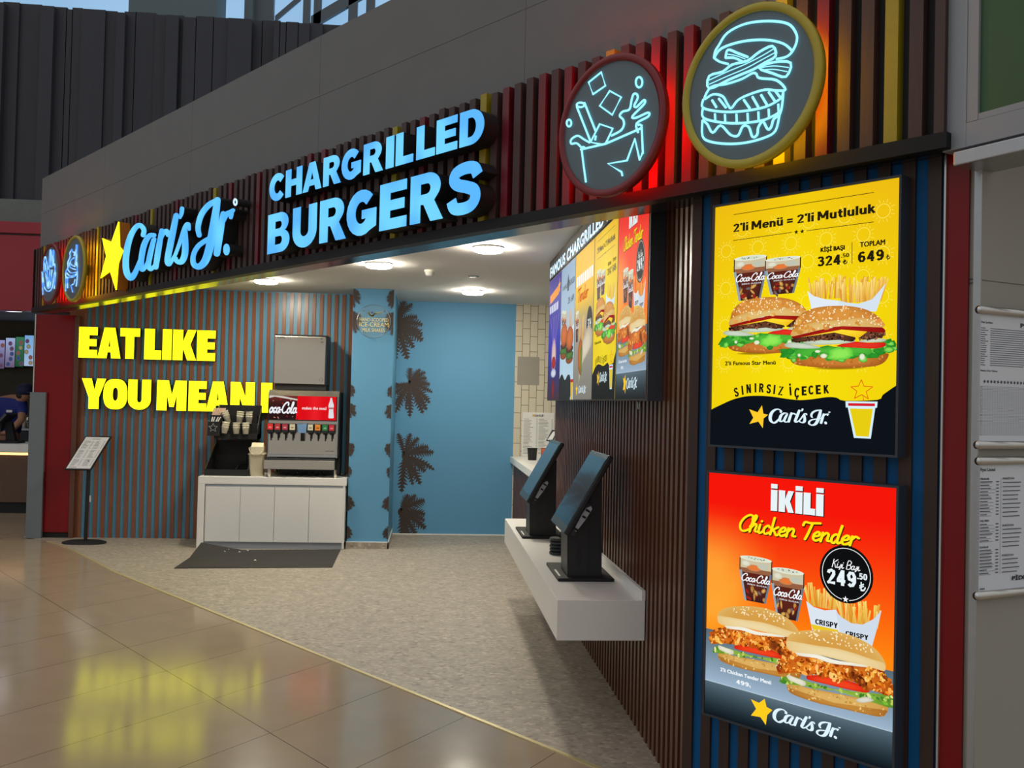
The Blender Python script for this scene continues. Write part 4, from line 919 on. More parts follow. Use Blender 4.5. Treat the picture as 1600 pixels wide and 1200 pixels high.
def glass(P, x0, x1, z0, z1, fine=True):
    W, H = x1-x0, z1-z0; f = lambda pts: [(x0+a*W, z0+b*H) for a, b in pts]
    out = [(.17,0),(.83,0),(.88,.2),(.94,.42),(1,.66),(1,.95),(0,.95),(0,.66),(.06,.42),(.12,.2)]
    P.blob(f(out), (96,36,24), (44,26,30))
    P.many([f([(.03,.68),(.97,.68),(.97,.95),(.03,.95)])], (206,194,160)); P.many([f([(.05,.62),(.95,.62),(.97,.72),(.03,.72)])], (150,96,66))
    P.blob(f(ell(.45,.74,.22,.07)), (236,120,50), (190,130,90)); P.blob(f(ell(.75,.8,.2,.08)), (190,196,180), (206,194,160)); P.blob(f(ell(.2,.82,.15,.07)), (226,226,206), (200,190,160))
    for _ in range(12 if fine else 4):
        a, b = random.uniform(.2, .8), random.uniform(.03, .33); P.k += .1
        P.blob(f(ell(a, b, random.uniform(.05, .12), random.uniform(.03, .06), 8, random.uniform(0, 3))), random.choice([(200,150,70), (170,30,24), (110,110,116), (226,180,90)]), (90,40,30), up=0)
    P.up(); P.many([f([(.0,.66),(.06,.42),(.17,0),(.24,0),(.13,.42),(.08,.66)])], (150,166,178)); P.many([f([(1,.66),(.94,.42),(.83,0),(.77,0),(.88,.42),(.93,.66)])], (110,124,136), 0)
    P.blob(f(ell(.5,.945,.49,.055)), (210,218,196), (236,242,226))
    for _ in range(10 if fine else 0): P.k += .1; P.many([f(ell(random.uniform(.2,.8), random.uniform(.93,.97), .025, .008, 6))], (90,90,70), 0)
    (a, b), = f([(.07,.42)]); (c, d), = f([(.95,.61)])
    P.script('Coca-Cola', a, c, b, d, (250,252,255), .12)
    if fine:
        (a, b), = f([(.25,.355)]); (c, d), = f([(.85,.385)]); P.text('ZERO SUGAR', a, c, b, d, (236,240,246), .03)
FRY_C = [(250,206,84), (242,184,62), (255,226,130), (230,160,44), (252,214,100)]
def fries(P, x0, x1, zb, zt, n):
    P.up()
    for i in range(n):
        t = random.random(); a = x0+(x1-x0)*(.05+.9*t); lean = (t-.5)*.35+random.uniform(-.2, .2); L = (zt-zb)*random.uniform(.6, 1.0); w = (x1-x0)*random.uniform(.035, .055)
        dx, dz = sin(lean)*L, cos(lean)*L; nx, nz = w/2*cos(lean), -w/2*sin(lean); c = random.choice(FRY_C); P.k += .15
        P.raw([(a-nx, zb-nz), (a+nx, zb+nz), (a+dx+nx, zb+dz+nz), (a+dx-nx, zb+dz-nz)], [(0,1,2,3)], [mixc(c, (190,110,30), .4), mixc(c, (190,110,30), .3), c, mixc(c, (255,250,200), .3)])
        P.raw([(a+nx*.4, zb+nz), (a+nx, zb+nz), (a+dx+nx, zb+dz+nz), (a+dx+nx*.4, zb+dz+nz)], [(0,1,2,3)], mixc(c, (200,120,30), .45))
    P.up()
BOX1 = dict(x0=cG(128, 255)[0], x1=cG(1487, 30)[0], z0=cH(92, 1056)[1], z1=cG(128, 255)[1])
def yellow_poster(P, fine=True):
    B = BOX1
    P.grad(B['x0'], B['x1'], B['z0'], B['z1'], lambda a, b: mixc(mixc((248,224,6), (240,206,10), abs(a-.5)*1.4), (238,186,16), max(0, b-.55)*1.9*(.6+abs(a-.5))), 8, 20)
    if fine:       # pale suns
        P.up(); random.seed(5)
        W, H = B['x1']-B['x0'], B['z1']-B['z0']
        for i in range(5):
            for k in range(9):
                cx = B['x0']+W*((i+.5+(k % 2)*.5)/5.3-.02); cz = B['z1']-H*(k*.078+.035); r = W*.031
                if cx-2*r < B['x0'] or cx+2*r > B['x1'] or cz+2*r > B['z1']: continue
                c = (254,236,96)
                P.many([[(cx+r*cos(a), cz+r*sin(a)), (cx+r*cos(b), cz+r*sin(b)), (cx+r*1.09*cos(b), cz+r*1.09*sin(b)), (cx+r*1.09*cos(a), cz+r*1.09*sin(a))] for a, b in ((2*pi*q/18, 2*pi*(q+1)/18) for q in range(18))], c, 0)
                for q in range(16):
                    a = 2*pi*q/16; e = 1.85 if q % 2 else 1.55; P.line((cx+1.3*r*cos(a), cz+1.3*r*sin(a)), (cx+e*r*cos(a), cz+e*r*sin(a)), r*.07, c, 0)
    K = (34,28,10)
    P.up(); P.line(cG(262,307), cG(1293,143), .0022, K); P.line(cG(258,498), cG(690,437), .0022, K); P.line(cG(800,425), cG(1292,360), .0022, K)
    for p in ((722,435), (766,430)): c = cG(*p); P.poly(star(c[0], c[1], .0095), K)
    def tb(s, m, lb, rt, bold=.03, col=K, **k): a, b = m(*lb), m(*rt); P.text(s, a[0], b[0], a[1], b[1], col, bold, **k)
    def hv(s, m, lb, rt, col=K): a, b = m(*lb), m(*rt); P.heavy(s, a[0], b[0], a[1], b[1], col)
    hv("2'li Menü = 2'li Mutluluk", cG, (258,440), (1308,222))
    tb('KİŞİ BAŞI', cG, (900,592), (1080,520), .05); hv('324', cG, (877,690), (1048,598)); hv('.50', cG, (1052,624), (1112,588))
    a, b = cG(1065,672), cG(1098,632); lira(P, a[0], b[0], a[1], b[1], K); P.line(cG(1132,510), cG(1132,668), .0022, K)
    tb('TOPLAM', cG, (1190,548), (1377,487), .05); hv('649', cG, (1175,660), (1368,560)); a, b = cG(1383,637), cG(1412,595); lira(P, a[0], b[0], a[1], b[1], K)
    # fries in two white cartons
    a, b = cG(815, 935), cG(1080, 740); fries(P, a[0], b[0], a[1], b[1], 46 if fine else 12); a, b = cG(1040, 960), cG(1365, 745); fries(P, a[0], b[0], a[1], b[1], 54 if fine else 14)
    P.poly([cG(*p) for p in ((805,868),(850,905),(930,928),(1032,940),(1040,1010),(835,1005))], (226,236,246)); P.poly([cG(*p) for p in ((1032,938),(1100,955),(1180,962),(1280,930),(1382,812),(1345,920),(1310,1020),(1040,1010))], (214,228,240))
    a, b = cG(258, 945), cG(508, 592); glass(P, a[0], b[0], a[1], b[1], fine); a, b = cG(488, 900), cG(758, 602); glass(P, a[0], b[0], a[1], b[1], fine)
    sh = lambda m, c, rx, rz: (P.blob([(m(*c)[0]+q*rx, m(*c)[1]+w*rz) for q, w in ell(0, 0, 1, 1, 20)], (150,116,10), (240,206,12)))
    sh(cH, (430,385), .092, .006); 
    d1 = cH(150, 310); d2 = cH(600, 400); q = cH(490, 385)
    star_burger(P, d1[0], cH(470, 384)[1], RS[2]*.96, 1, fine)
    sh(cH, (1040,494), .10, .006)
    star_burger(P, RS[0], RS[1], RS[2], 1, fine)
    tb("2'li Famous Star Menü", cH, (200,475), (573,437), .05)
    for ch, x, y, r in (('S',283,672,14),('I',328,658,8),('N',374,646,5),('I',424,640,2),('R',468,641,-2),('S',522,647,-4),('I',563,652,-5),('Z',610,662,-6),('İ',680,660,6),('Ç',728,676,-2),('E',782,662,2),('C',832,656,3),('E',886,653,4),('K',945,650,4)):
        c = cH(x, y); k_ = 34 if ch not in 'İÇ' else 44; hh = cH(x, y-k_)[1]-cH(x, y+k_)[1]; c = (c[0], c[1]+(.004 if ch == 'İ' else -.003 if ch == 'Ç' else 0))
        P.hglyph(ch, c, .0075 if ch in 'Iİ' else .02, hh, radians(r), (26,22,12))
    top = cat([cH(*p) for p in ((96,800),(180,760),(260,725),(350,703),(450,698),(550,705),(650,720),(750,730),(850,722),(950,708),(1020,712),(1080,735),(1320,728),(1360,692),(1430,642),(1490,602))], 3)
    top[0] = (B['x0'], top[0][1]); top[-1] = (B['x1'], top[-1][1])
    P.poly([(B['x0'], B['z0'])] + [(B['x1'], B['z0'])] + top[::-1], (10,16,24))
    P.poly([cH(*p) for p in ((472,768),(482,830),(517,838),(484,865),(478,937),(445,888),(380,905),(408,860),(378,797),(440,820))], (255,204,40))
    a, b = cH(517, 908), cH(975, 800); logo(P, a[0], b[0], a[1], b[1]+.002, (224,246,255))
    W_ = (214,240,250)
    P.poly([cH(*p) for p in ((1086,738),(1322,741),(1318,786),(1305,788),(1272,1014),(1148,1008),(1103,784),(1088,784))], W_); P.poly([cH(*p) for p in ((1105,752),(1303,755),(1302,775),(1106,772))], (210,26,40))
    P.poly([cH(*p) for p in ((1118,792),(1287,795),(1257,1000),(1163,995))], (232,206,16))
    P.up()
    ss = [(1203,580),(1222,628),(1287,632),(1238,668),(1255,722),(1205,690),(1152,718),(1170,665),(1125,632),(1182,626)]
    for u, v in zip(ss, ss[1:]+ss[:1]): P.line(cH(*u), cH(*v), .0026, (226,90,20), 0)
    P.line(cH(1222,738), cH(1212,690), .0022, (226,90,20))
BOX2 = dict(x0=cI(83, 85)[0], x1=cI(1465, 180)[0], z0=cJ(70, 822)[1], z1=cI(83, 85)[1])
def orange_poster(P, fine=True):
    B = BOX2; W = B['x1']-B['x0']
    def bgc(a, b):
        c = mixc((255,136,14), (246,20,6), min(1, max(0, (b-.38)/.5)))
        g = max(0, 1-sqrt(((a-.02)*1.1)**2+((b-.6)*1.8)**2)*2.2)+max(0, 1-sqrt(((a-.0)*1.3)**2+((b-.45)*2)**2)*2.5)*.6
        return mixc(c, (255,178,60), min(.8, g))
    P.grad(B['x0'], B['x1'], B['z0'], B['z1'], bgc, 12, 24)
    zt, zl = cJ(80, 200)[1], cJ(80, 580)[1]
    P.grad(B['x0'], B['x1'], zl, zt, lambda a, b: mixc((158,182,204), (84,106,118), b), 4, 6)
    P.grad(B['x0'], B['x1'], B['z0'], zl, lambda a, b: mixc((12,22,28), mixc((70,92,104), (96,116,128), 1-abs(a-.5)), b), 6, 6); P.up(); P.line((B['x0'], zl), (B['x1'], zl), .004, (176,196,212), 0)
    z0, z1 = cI(533,366)[1], cI(533,168)[1]; x = lambda a, v=290: cI(a, v)[0]
    for ch, a, b in (('İ',535,583),('K',593,706),('İ',716,768),('L',776,862),('İ',868,923)):
        z1_ = z1 if ch == 'İ' else z0+(z1-z0)*.79
        P.k += .3; P.block(ch, x(a)+.003, x(b)+.004, z0-.003, z1_-.003, (22,14,12), 0)
    P.up()
    for ch, a, b in (('İ',535,583),('K',593,706),('İ',716,768),('L',776,862),('İ',868,923)):
        z1_ = z1 if ch == 'İ' else z0+(z1-z0)*.79
        P.block(ch, x(a), x(b), z0, z1_, (232,244,246), 0)
    za, zb = cI(305,520)[1], cI(372,388)[1]; xa, xb = cI(300,480)[0], cI(1192,560)[0]
    P.script('Chicken Tender', xa+.003, xb+.003, za-.0035, zb-.0035, (60,24,8), .15); P.script('Chicken Tender', xa, xb, za, zb, (255,230,20), .125)
    # drinks, fries
    for lb, rt in (((300,1015),(546,735)), ((535,1140),(782,822))):
        a, b = cI(*lb), cI(*rt); glass(P, a[0], b[0], a[1], cI(rt[0]-120, rt[1]-30)[1], fine)
    a, b = cI(800,1060), cI(1035,925); fries(P, a[0], b[0], a[1], b[1], 44 if fine else 12); a, b = cI(1045,1160), cI(1340,1075); fries(P, a[0], b[0], a[1]-.01, b[1]+.012, 48 if fine else 12)
    P.poly([cJ(*p) for p in ((795,-5),(850,40),(930,65),(1015,60),(1040,110),(1080,300),(850,260))], (220,230,240)); P.poly([cJ(*p) for p in ((1012,72),(1060,120),(1130,160),(1210,170),(1290,130),(1350,65),(1325,170),(1280,330),(1060,290))], (208,220,234))
    P.poly([cJ(*p) for p in ((828,165),(1030,210),(1040,260),(860,235))], (236,200,40))
    def tb(s, lb, rt, bold=.04, col=(24,20,18)): a, b = cJ(*lb), cJ(*rt); P.text(s, a[0], b[0], a[1], b[1], col, bold)
    for lb, rt in (((862,166), (1028,158)), ((1085,252), (1253,248))): a, b = cJ(*lb), cJ(*rt); P.heavy('CRISPY', a[0], b[0], a[1], b[1], (24,20,18))
    # price badge
    c = cI(1088, 835); r = abs(cI(1285,835)[0]-cI(890,835)[0])/2
    P.poly(ell(*c, r, r, 40), (10,12,14)); P.poly(ell(*c, r*.91, r*.91, 40), (236,240,240)); P.poly(ell(*c, r*.885, r*.885, 40), (10,12,14))
    a = cI(980, 775); P.script('Kişi Başı', c[0]-r*.54, c[0]+r*.53, c[1]+r*.12, c[1]+r*.5, (244,248,248), .095)
    P.heavy('249', c[0]-r*.72, c[0]+r*.38, c[1]-r*.42, c[1]+r*.12, (232,244,248)); P.heavy('.50', c[0]+r*.42, c[0]+r*.78, c[1]-r*.1, c[1]+r*.12, (232,244,248))
    lira(P, c[0]+r*.5, c[0]+r*.72, c[1]-r*.48, c[1]-r*.18, (232,244,248)); P.poly(ell(c[0], c[1]-r*.9, r*.14, r*.1, 12), (10,12,14)); P.poly(star(c[0], c[1]-r*.87, r*.12), (244,248,248))
    chicken_burger(P, cJ(85, 250)[0], cJ(450, 505)[1]-.004, RC[2]*.95, .97, fine)
    P.blob([(RC[0]+RC[2]*.53+q*.095, RC[1]+.004+w*.006) for q, w in ell(0, 0, 1, 1, 20)], (56,70,84), (130,150,168))
    chicken_burger(P, RC[0], RC[1], RC[2], 1, fine)
    a, b = cJ(165,507), cJ(540,570); P.text("2'li Chicken Tender Menü", a[0], b[0], a[1]-.002, a[1]+.0125, (240,246,250), .05)
    a, b = cJ(282,603), cJ(375,620); P.heavy('499', a[0], b[0], a[1], a[1]+.0155, (240,246,250)); lira(P, b[0]+.002, b[0]+.009, a[1]-.001, a[1]+.008, (240,246,250))
    P.poly([cJ(*p) for p in ((492,715),(505,775),(548,798),(510,835),(500,908),(460,850),(390,838),(428,790),(390,718),(450,745))], (255,206,30))
    a = cJ(545, 890); b = cJ(1050, 915); logo(P, a[0], b[0], cJ(575, 893)[1], cJ(600, 778)[1], (224,246,255))
def lightbox(label, B, fn):
    x0, x1, z0, z1 = B['x0'], B['x1'], B['z0'], B['z1']
    t = thing('lightbox_poster', label, 'poster', FA, ((x0+x1)/2, .1, z0), 'lightbox posters on the slatted pier')
    b = MB(); e = .008
    b.box(x0-e, x1+e, PYD+.004, .1, z0-e, z1+e)
    b.box(x0-e, x0, PYD-.004, PYD+.004, z0-e, z1+e).box(x1, x1+e, PYD-.004, PYD+.004, z0-e, z1+e).box(x0, x1, PYD-.004, PYD+.004, z1, z1+e).box(x0, x1, PYD-.004, PYD+.004, z0-e, z0)
    build(b, 'frame', M['casing'], t)
    P = Print(PYD+.003, .00001); fn(P); P.build('printed_sheet', M['backlit'], t)
lightbox('yellow backlit poster of two burgers, upper of the two on the pier', BOX1, yellow_poster)
lightbox('orange backlit poster of two chicken burgers, lower of the two on the pier', BOX2, orange_poster)

# ---------------------------------------------------------------- drink station on the back wall
CY = 10.22                                     # front of the cabinet
bx = lambda u, v, y=CY: BK.px(u, v, y)
wt_z = bx(420, 746)[1]; wt_b = bx(420, 757.5)[1]; wx0 = bx(308, 800)[0]; wx1 = bx(541.5, 750)[0]; lx = bx(318.5, 800)[0]
t = thing('worktop', 'white worktop with a side panel running down to the floor, under the drink dispenser', 'worktop', BK, ((wx0+wx1)/2, CY, 0))
build(MB().box(wx0, wx1, CY, 10.895, wt_b, wt_z), 'top_slab', M['white'], t, bevel=.003); build(MB().box(wx0, lx, CY, 10.895, 0, wt_b), 'side_panel', M['white'], t, bevel=.003)
t = thing('base_cabinet', 'white four-door base cabinet on a grey plinth under the drink dispenser', 'cabinet', BK, ((lx+wx1)/2, CY, 0))
cz0 = .07; cz1 = wt_b-.022
build(MB().box(lx+.002, wx1-.012, CY+.022, 10.89, cz0, wt_b-.002).box(wx1-.034, wx1-.012, CY+.002, CY+.022, 0.01, wt_b-.002), 'carcass', M['white2'], t)
build(MB().box(lx+.002, wx1-.034, CY+.03, CY+.06, 0, cz0), 'plinth', M['toe'], t)
build(MB().box(lx+.002, wx1-.034, CY+.012, CY+.022, cz1, wt_b-.002), 'grip_rail', M['toe'], t)
ex = [bx(u, 800)[0] for u in (320.5, 374.8, 428.3, 482.6, 535.8)]
for a, b in zip(ex, ex[1:]): build(MB().box(a+.002, b-.002, CY, CY+.02, cz0+.003, cz1-.004), 'door', M['white2'], t, bevel=.0015)

# condiment stand: lower bin and upper cup organiser
c5 = lambda y: (lambda a, b: BK.px(310+a/8.57, 610+b/8.57, y))
q = c5(10.35); x0, z0 = q(80, 1135); x1 = q(668, 1135)[0]; zl = q(80, 1055)[1]
z0 = wt_z
tx0, tz = c5(10.75)(240, 660); tx1 = c5(10.75)(800, 660)[0]
t = thing('condiment_stand', 'black condiment stand with two rows of cream cups on the white worktop', 'condiment stand', BK, ((x0+x1)/2, 10.35, z0))
b = MB().box(x0, x1, 10.33, 10.35, z0, zl).box(x0, tx1, 10.35, 10.75, z0, z0+.012).box(tx0, tx1, 10.74, 10.76, z0, tz)
build(b, 'bin', M['matte'], t)
sd = MB().hexa([(x0, 10.35, z0), (x0+.012, 10.35, z0), (tx0+.012, 10.75, z0), (tx0, 10.75, z0), (x0, 10.35, zl), (x0+.012, 10.35, zl), (tx0+.012, 10.75, tz), (tx0, 10.75, tz)])
build(sd, 'side_panel', M['black'], t); sd = MB().hexa([(x1-.012, 10.35, z0), (x1, 10.35, z0), (x1, 10.72, z0), (x1-.012, 10.72, z0), (x1-.012, 10.35, zl), (x1, 10.35, zl), (x1, 10.72, tz), (x1-.012, 10.72, tz)])
build(sd, 'side_panel', M['black'], t)
dv = c5(10.4)(505, 1045); dv2 = c5(10.68)(545, 920); dv3 = c5(10.68)(660, 920)[0]
build(MB().tube([(dv[0], 10.37, zl), (dv2[0], 10.72, z0+.11)], .003, 5).tube([(dv2[0], 10.72, z0+.11), (dv3, 10.72, z0+.11)], .003, 5), 'divider', M['casing'], t)
o0, oz0 = c5(10.55)(225, 640); o1 = c5(10.55)(805, 600)[0]; oz1 = c5(10.72)(300, 190)[1]; ozm = c5(10.55)(300, 575)[1]; ozs = c5(10.64)(300, 440)[1]
b = MB().box(o0, o1, 10.70, 10.72, ozm-.03, oz1).box(o0, o1, 10.5, 10.72, oz0, ozm).box(o0, o1, 10.62, 10.72, ozm, ozs)
for u in (225, 405, 560, 690): xx = c5(10.55)(u, 500)[0]; b.box(xx, xx+.012, 10.5, 10.72, ozm, ozm+.09)
for u in (330, 480, 615, 750): xx = c5(10.55)(u, 500)[0]; b.box(xx, xx+.01, 10.62, 10.72, ozs, ozs+.09)
b.box(tx0, tx0+.02, 10.72, 10.75, z0, oz1-.05).box(tx1-.02, tx1, 10.72, 10.75, z0, oz1-.05)
build(b, 'cup_organiser', M['matte'], t)
b = MB(); b.prism([(0,0)]*0 or [(o1-.006, oz0), (o1, oz0), (o1, oz1), (o1-.006, oz1)], 10.69, 10.72)
b.hexa([(o1-.006, 10.5, oz0), (o1, 10.5, oz0), (o1, 10.7, oz0), (o1-.006, 10.7, oz0), (o1-.006, 10.5, ozm+.06), (o1, 10.5, ozm+.06), (o1, 10.7, oz1), (o1-.006, 10.7, oz1)])
build(b, 'end_panel', M['black'], t)
s0x, s0z = c5(10.48)(125, 605); s1x = c5(10.48)(295, 500)[0]; s1z = c5(10.48)(150, 415)[1]; s2z = c5(10.56)(170, 330)[1]
b = MB().box(s0x, s1x, 10.46, 10.56, s0z, s1z-.0).box(s0x, s1x, 10.56, 10.68, s0z, s2z)
so = build(b, 'packet_box', M['matte'], t)
stc = c5(10.455)(195, 500); b = MB()
pts = [(stc[0]+.05*(1 if k % 2 == 0 else .42)*cos(pi/2+pi*k/5), stc[1]+.05*(1 if k % 2 == 0 else .42)*sin(pi/2+pi*k/5)) for k in range(10)]
b.tube([(a, 10.4585, c) for a, c in pts], .0022, 5, 0, True); build(b, 'star_outline', M['paper'], so)
for i in range(7):
    xx = s0x+.018+i*.019; ln = random.uniform(-.1, .25)
    b = MB(); zz = s2z
    b.hexa([(xx-.004, 10.585, zz-.0), (xx+.012, 10.585, zz), (xx+.012, 10.59, zz), (xx-.004, 10.59, zz), (xx+.012, 10.585, zz+.075), (xx+.03, 10.585, zz+.08), (xx+.03, 10.59, zz+.08), (xx+.012, 10.59, zz+.075)])
    tag(build(b, 'sauce_packet', mat('pink_packet', (222, 186, 160), .6) if i == 0 else bpy.data.materials['pink_packet'], None, BK, (xx, 10.587, zz)), 'pink and cream paper packet standing in the left box of the condiment stand', 'packet', 'paper packets in the condiment stand')
for i in range(4):
    xx, zz = c5(10.5)((178, 200, 238, 262)[i], 412); b = MB()
    b.hexa([(xx-.008, 10.5, s1z), (xx+.006, 10.5, s1z), (xx+.006, 10.505, s1z), (xx-.008, 10.505, s1z), (xx+.002+.006*i, 10.5, s1z+.05), (xx+.014+.006*i, 10.5, s1z+.05), (xx+.014+.006*i, 10.505, s1z+.05), (xx+.002+.006*i, 10.505, s1z+.05)])
    tag(build(b, 'straw_packet', M['paper'], None, BK, (xx, 10.502, s1z)), 'white paper-wrapped straw standing in the lower slot of the condiment stand', 'packet', 'wrapped straws in the condiment stand')
def cup_mesh():
    b = MB(); b.lathe([(0, 0), (.030, 0), (.040, .082), (.043, .083), (.043, .089), (.039, .089), (.036, .07), (.028, .004), (0, .004)], n=20); return mesh(b, [M['cream']], name='cup')
cm = cup_mesh(); first = None
for (u, v, y, tilt, num, lab) in ((405, 380, 10.60, -20, 3, 'upper left'), (548, 385, 10.60, 6, 3, 'upper middle'), (682, 380, 10.60, 0, 3, 'upper right'), (350, 540, 10.48, 8, 3, 'lower left'), (510, 540, 10.48, 0, 3, 'lower middle'), (637, 545, 10.48, 0, 3, 'lower right')):
    x, z = c5(y)(u, v); zb = (ozs if y > 10.55 else ozm)+.001
    for i in range(num):
        o = bpy.data.objects.new('paper_cup', cm); COL.objects.link(o); a = radians(tilt); s = .025*i
        dxx = (.027 if i == num-1 and lab == 'lower left' else 0)
        o.location = (x+s*sin(a), y-.01, zb + s*cos(a) + abs(sin(a))*.03); o.rotation_euler = (0, a if i or abs(tilt) > 0 else 0, 0); o.scale = (.92, .92, .92 if v < 500 else .8)
        tag(o, "cream paper cup, %s of the nested stack in the stand's %s slot" % (('bottom', 'second', 'topmost')[i], lab), 'cup', 'cream cups in the condiment stand')
        BASE[o.name] = (0, 0, 0)

# small beige bin
q = c5(10.36); x0, zt_ = q(672, 862); x1 = q(878, 862)[0]; xm = (x0+x1)/2; zb = wt_z; hw = (x1-x0)/2
t = thing('swing_bin', 'small beige swing-top bin on the worktop left of the dispenser', 'bin', BK, (xm, 10.42, zb))
b = MB(); yw = .075
def ring(hx, hy, z): return [(xm+hx*c, 10.43+hy*s, z) for c, s in ((-1,-.8),(-.8,-1),(.8,-1),(1,-.8),(1,.8),(.8,1),(-.8,1),(-1,.8))]
def loft(b, R, m=0, cap=True):
    n = len(R[0]); vs = [v for r in R for v in r]
    b.add(vs, [(i*n+j, i*n+(j+1) % n, (i+1)*n+(j+1) % n, (i+1)*n+j) for i in range(len(R)-1) for j in range(n)] + ([tuple(range(n))[::-1], tuple((len(R)-1)*n+j for j in range(n))] if cap else []), m); return b
loft(b, [ring(hw*.86, yw*.86, zb), ring(hw, yw, zt_)]); build(b, 'body', M['bin'], t, bevel=.002)
zs_ = q(700, 755)[1]; ztop = q(780, 705)[1]
b = MB(); loft(b, [ring(hw*1.1, yw*1.1, zt_), ring(hw*1.1, yw*1.1, zt_+.012), ring(hw*.92, yw*.95, zt_+.02), ring(hw*.9, yw*.6, zs_)]); build(b, 'lid', M['bin'], t, bevel=.002)
b = MB().hexa([(xm-hw*.8, 10.40, zs_-.005), (xm+hw*.8, 10.40, zs_-.005), (xm+hw*.8, 10.48, zs_-.005), (xm-hw*.8, 10.48, zs_-.005), (xm-hw*.75, 10.44, ztop), (xm+hw*.75, 10.44, ztop), (xm+hw*.75, 10.46, ztop), (xm-hw*.75, 10.46, ztop)])
build(b, 'swing_flap', M['binlid'], t)
b = MB().tube([(xm+hw*.95*cos(a), 10.35-.004*0, zs_-.005-(zs_-zt_+.0)*sin(a)*.95) for a in [pi*k/14 for k in range(15)]], .004, 6); build(b, 'handle', M['binlid'], t)
P = Print(10.362); lx_, lz_ = q(770, 930); 
P.poly(ell(lx_, lz_, .018, .01, 16), (40,40,40)); P.poly(ell(lx_, lz_+.002, .012, .004, 12), (190,180,160)); P.build('maker_badge', M['ink'], t)

# drink dispenser with the ice maker on it
DY = 10.36
c6 = lambda y: (lambda a, b: BK.px(400+a/7.5, 600+b/7.5, y))
f = c6(DY); xl, zt_ = f(148, 60); xr = f(968, 60)[0]
t = thing('drink_dispenser', 'stainless soft drink dispenser with a red lit panel and a row of valves', 'drink dispenser', BK, ((xl+xr)/2, DY, wt_z))
zpan1, zpan0 = f(500, 140)[1], f(500, 418)[1]; zv1, zv0 = f(500, 470)[1], f(500, 575)[1]; zled1, zled0 = f(500, 825)[1], f(500, 862)[1]
tx0_, tzt = c6(10.26)(92, 872); tx1_ = c6(10.26)(925, 872)[0]; tzb = c6(10.26)(500, 1003)[1]
xl2 = f(130, 600)[0]; xr2 = f(945, 600)[0]
build(MB().box(xl2+.005, xr2+.02, DY+.10, 10.84, zled0, zt_-.02), 'cabinet_body', M['black'], t)
build(MB().box(xl2, xr2, DY+.09, DY+.1, zled0, zpan0+.01), 'backsplash', M['steel'], t)
b = MB(); b.prism([(0,0)]*0 or [(DY-.005, zpan1+.0), (DY+.06, zt_-.006), (DY+.12, zt_), (DY+.3, zt_), (DY+.3, zpan1)], xl-.002, xr+.006)
b.v = [(y, x, z) for x, y, z in b.v]; b.f = [g[::-1] for g in b.f]
build(b, 'top_cap', M['steel'], t)
build(MB().box(xl, xr-.008, DY, DY+.1, zpan0-.012, zpan1+.004), 'panel_housing', M['black'], t)
build(MB().box(xr-.008, xr+.004, DY-.004, DY+.25, zled0, zpan1), 'edge_strip', M['alu'], t)
P = Print(DY-.001, .00006); xa, xm_, xb_ = f(150, 300)[0], f(492, 300)[0], f(938, 300)[0]
P.grad(xa, xm_+.01, zpan0, zpan1, lambda a, b: mixc((40,16,18), (150,60,50), max(0, b-.55)*1.6), 6, 8)
random.seed(3)
for _ in range(26): P.k += .2; cx, cz = random.uniform(xa+.02, xm_-.02), random.uniform(zpan0+.01, zpan1-.01); P.blob(ell(cx, cz, random.uniform(.006,.02), random.uniform(.004,.01), 8, random.uniform(0,3)), random.choice([(190,40,40), (120,20,24), (90,60,60), (210,150,130)]), (60,20,22), up=0)
P.up(); P.many([[(a, zpan0+(zpan1-zpan0)*b) for a, b in ((xa, .88), (xa+.06, .95), (xa+.14, .9), (xm_, .8), (xm_, .86), (xa+.13, .99), (xa, 1))]], (214,206,196))
P.grad(xm_, xb_, zpan0, zpan1, lambda a, b: mixc((230,6,20), (255,60,60), max(0, .5-abs(a-.45)*2.2)), 12, 4)
P.poly([(xm_-.006, zpan1), (xm_+.006, zpan1), (xm_, zpan0+.05), (xm_-.006, zpan0), (xm_-.02, zpan0)], (236,10,24))
a0, b0 = f(152, 345), f(486, 205)
P.script('oca-Cola', a0[0], b0[0], a0[1], b0[1], (246,248,252), .15); P.many(brush_faces([f(170,325)+(.006,), f(205,312)+(.012,), f(258,338)+(.004,)], 4), (246,248,252))
a0, b0 = f(540, 298), f(825, 270); P.text('makes the meal', a0[0], b0[0], a0[1], b0[1], (255,236,236), .035)
bt = [(872,152),(892,152),(893,178),(900,210),(910,240),(912,265),(906,300),(908,340),(912,395),(905,402),(855,402),(848,395),(852,340),(856,300),(848,265),(852,240),(863,210),(871,178)]
P.poly([f(*p) for p in bt], (230,230,234)); P.poly([f(*p) for p in ((852,275),(908,275),(907,296),(855,296))], (190,120,130)); P.poly([f(*p) for p in ((871,150),(893,150),(893,164),(871,164))], (200,40,50))
P.build('lit_panel', M['screenprint'], t)
vx = [165, 250, 338, 425, 540, 636, 722, 808, 886]
vc = [(226,40,44), (190,44,52), (170,50,70), (214,206,176), None, (206,206,180), (226,140,40), (36,130,70), (196,36,56)]
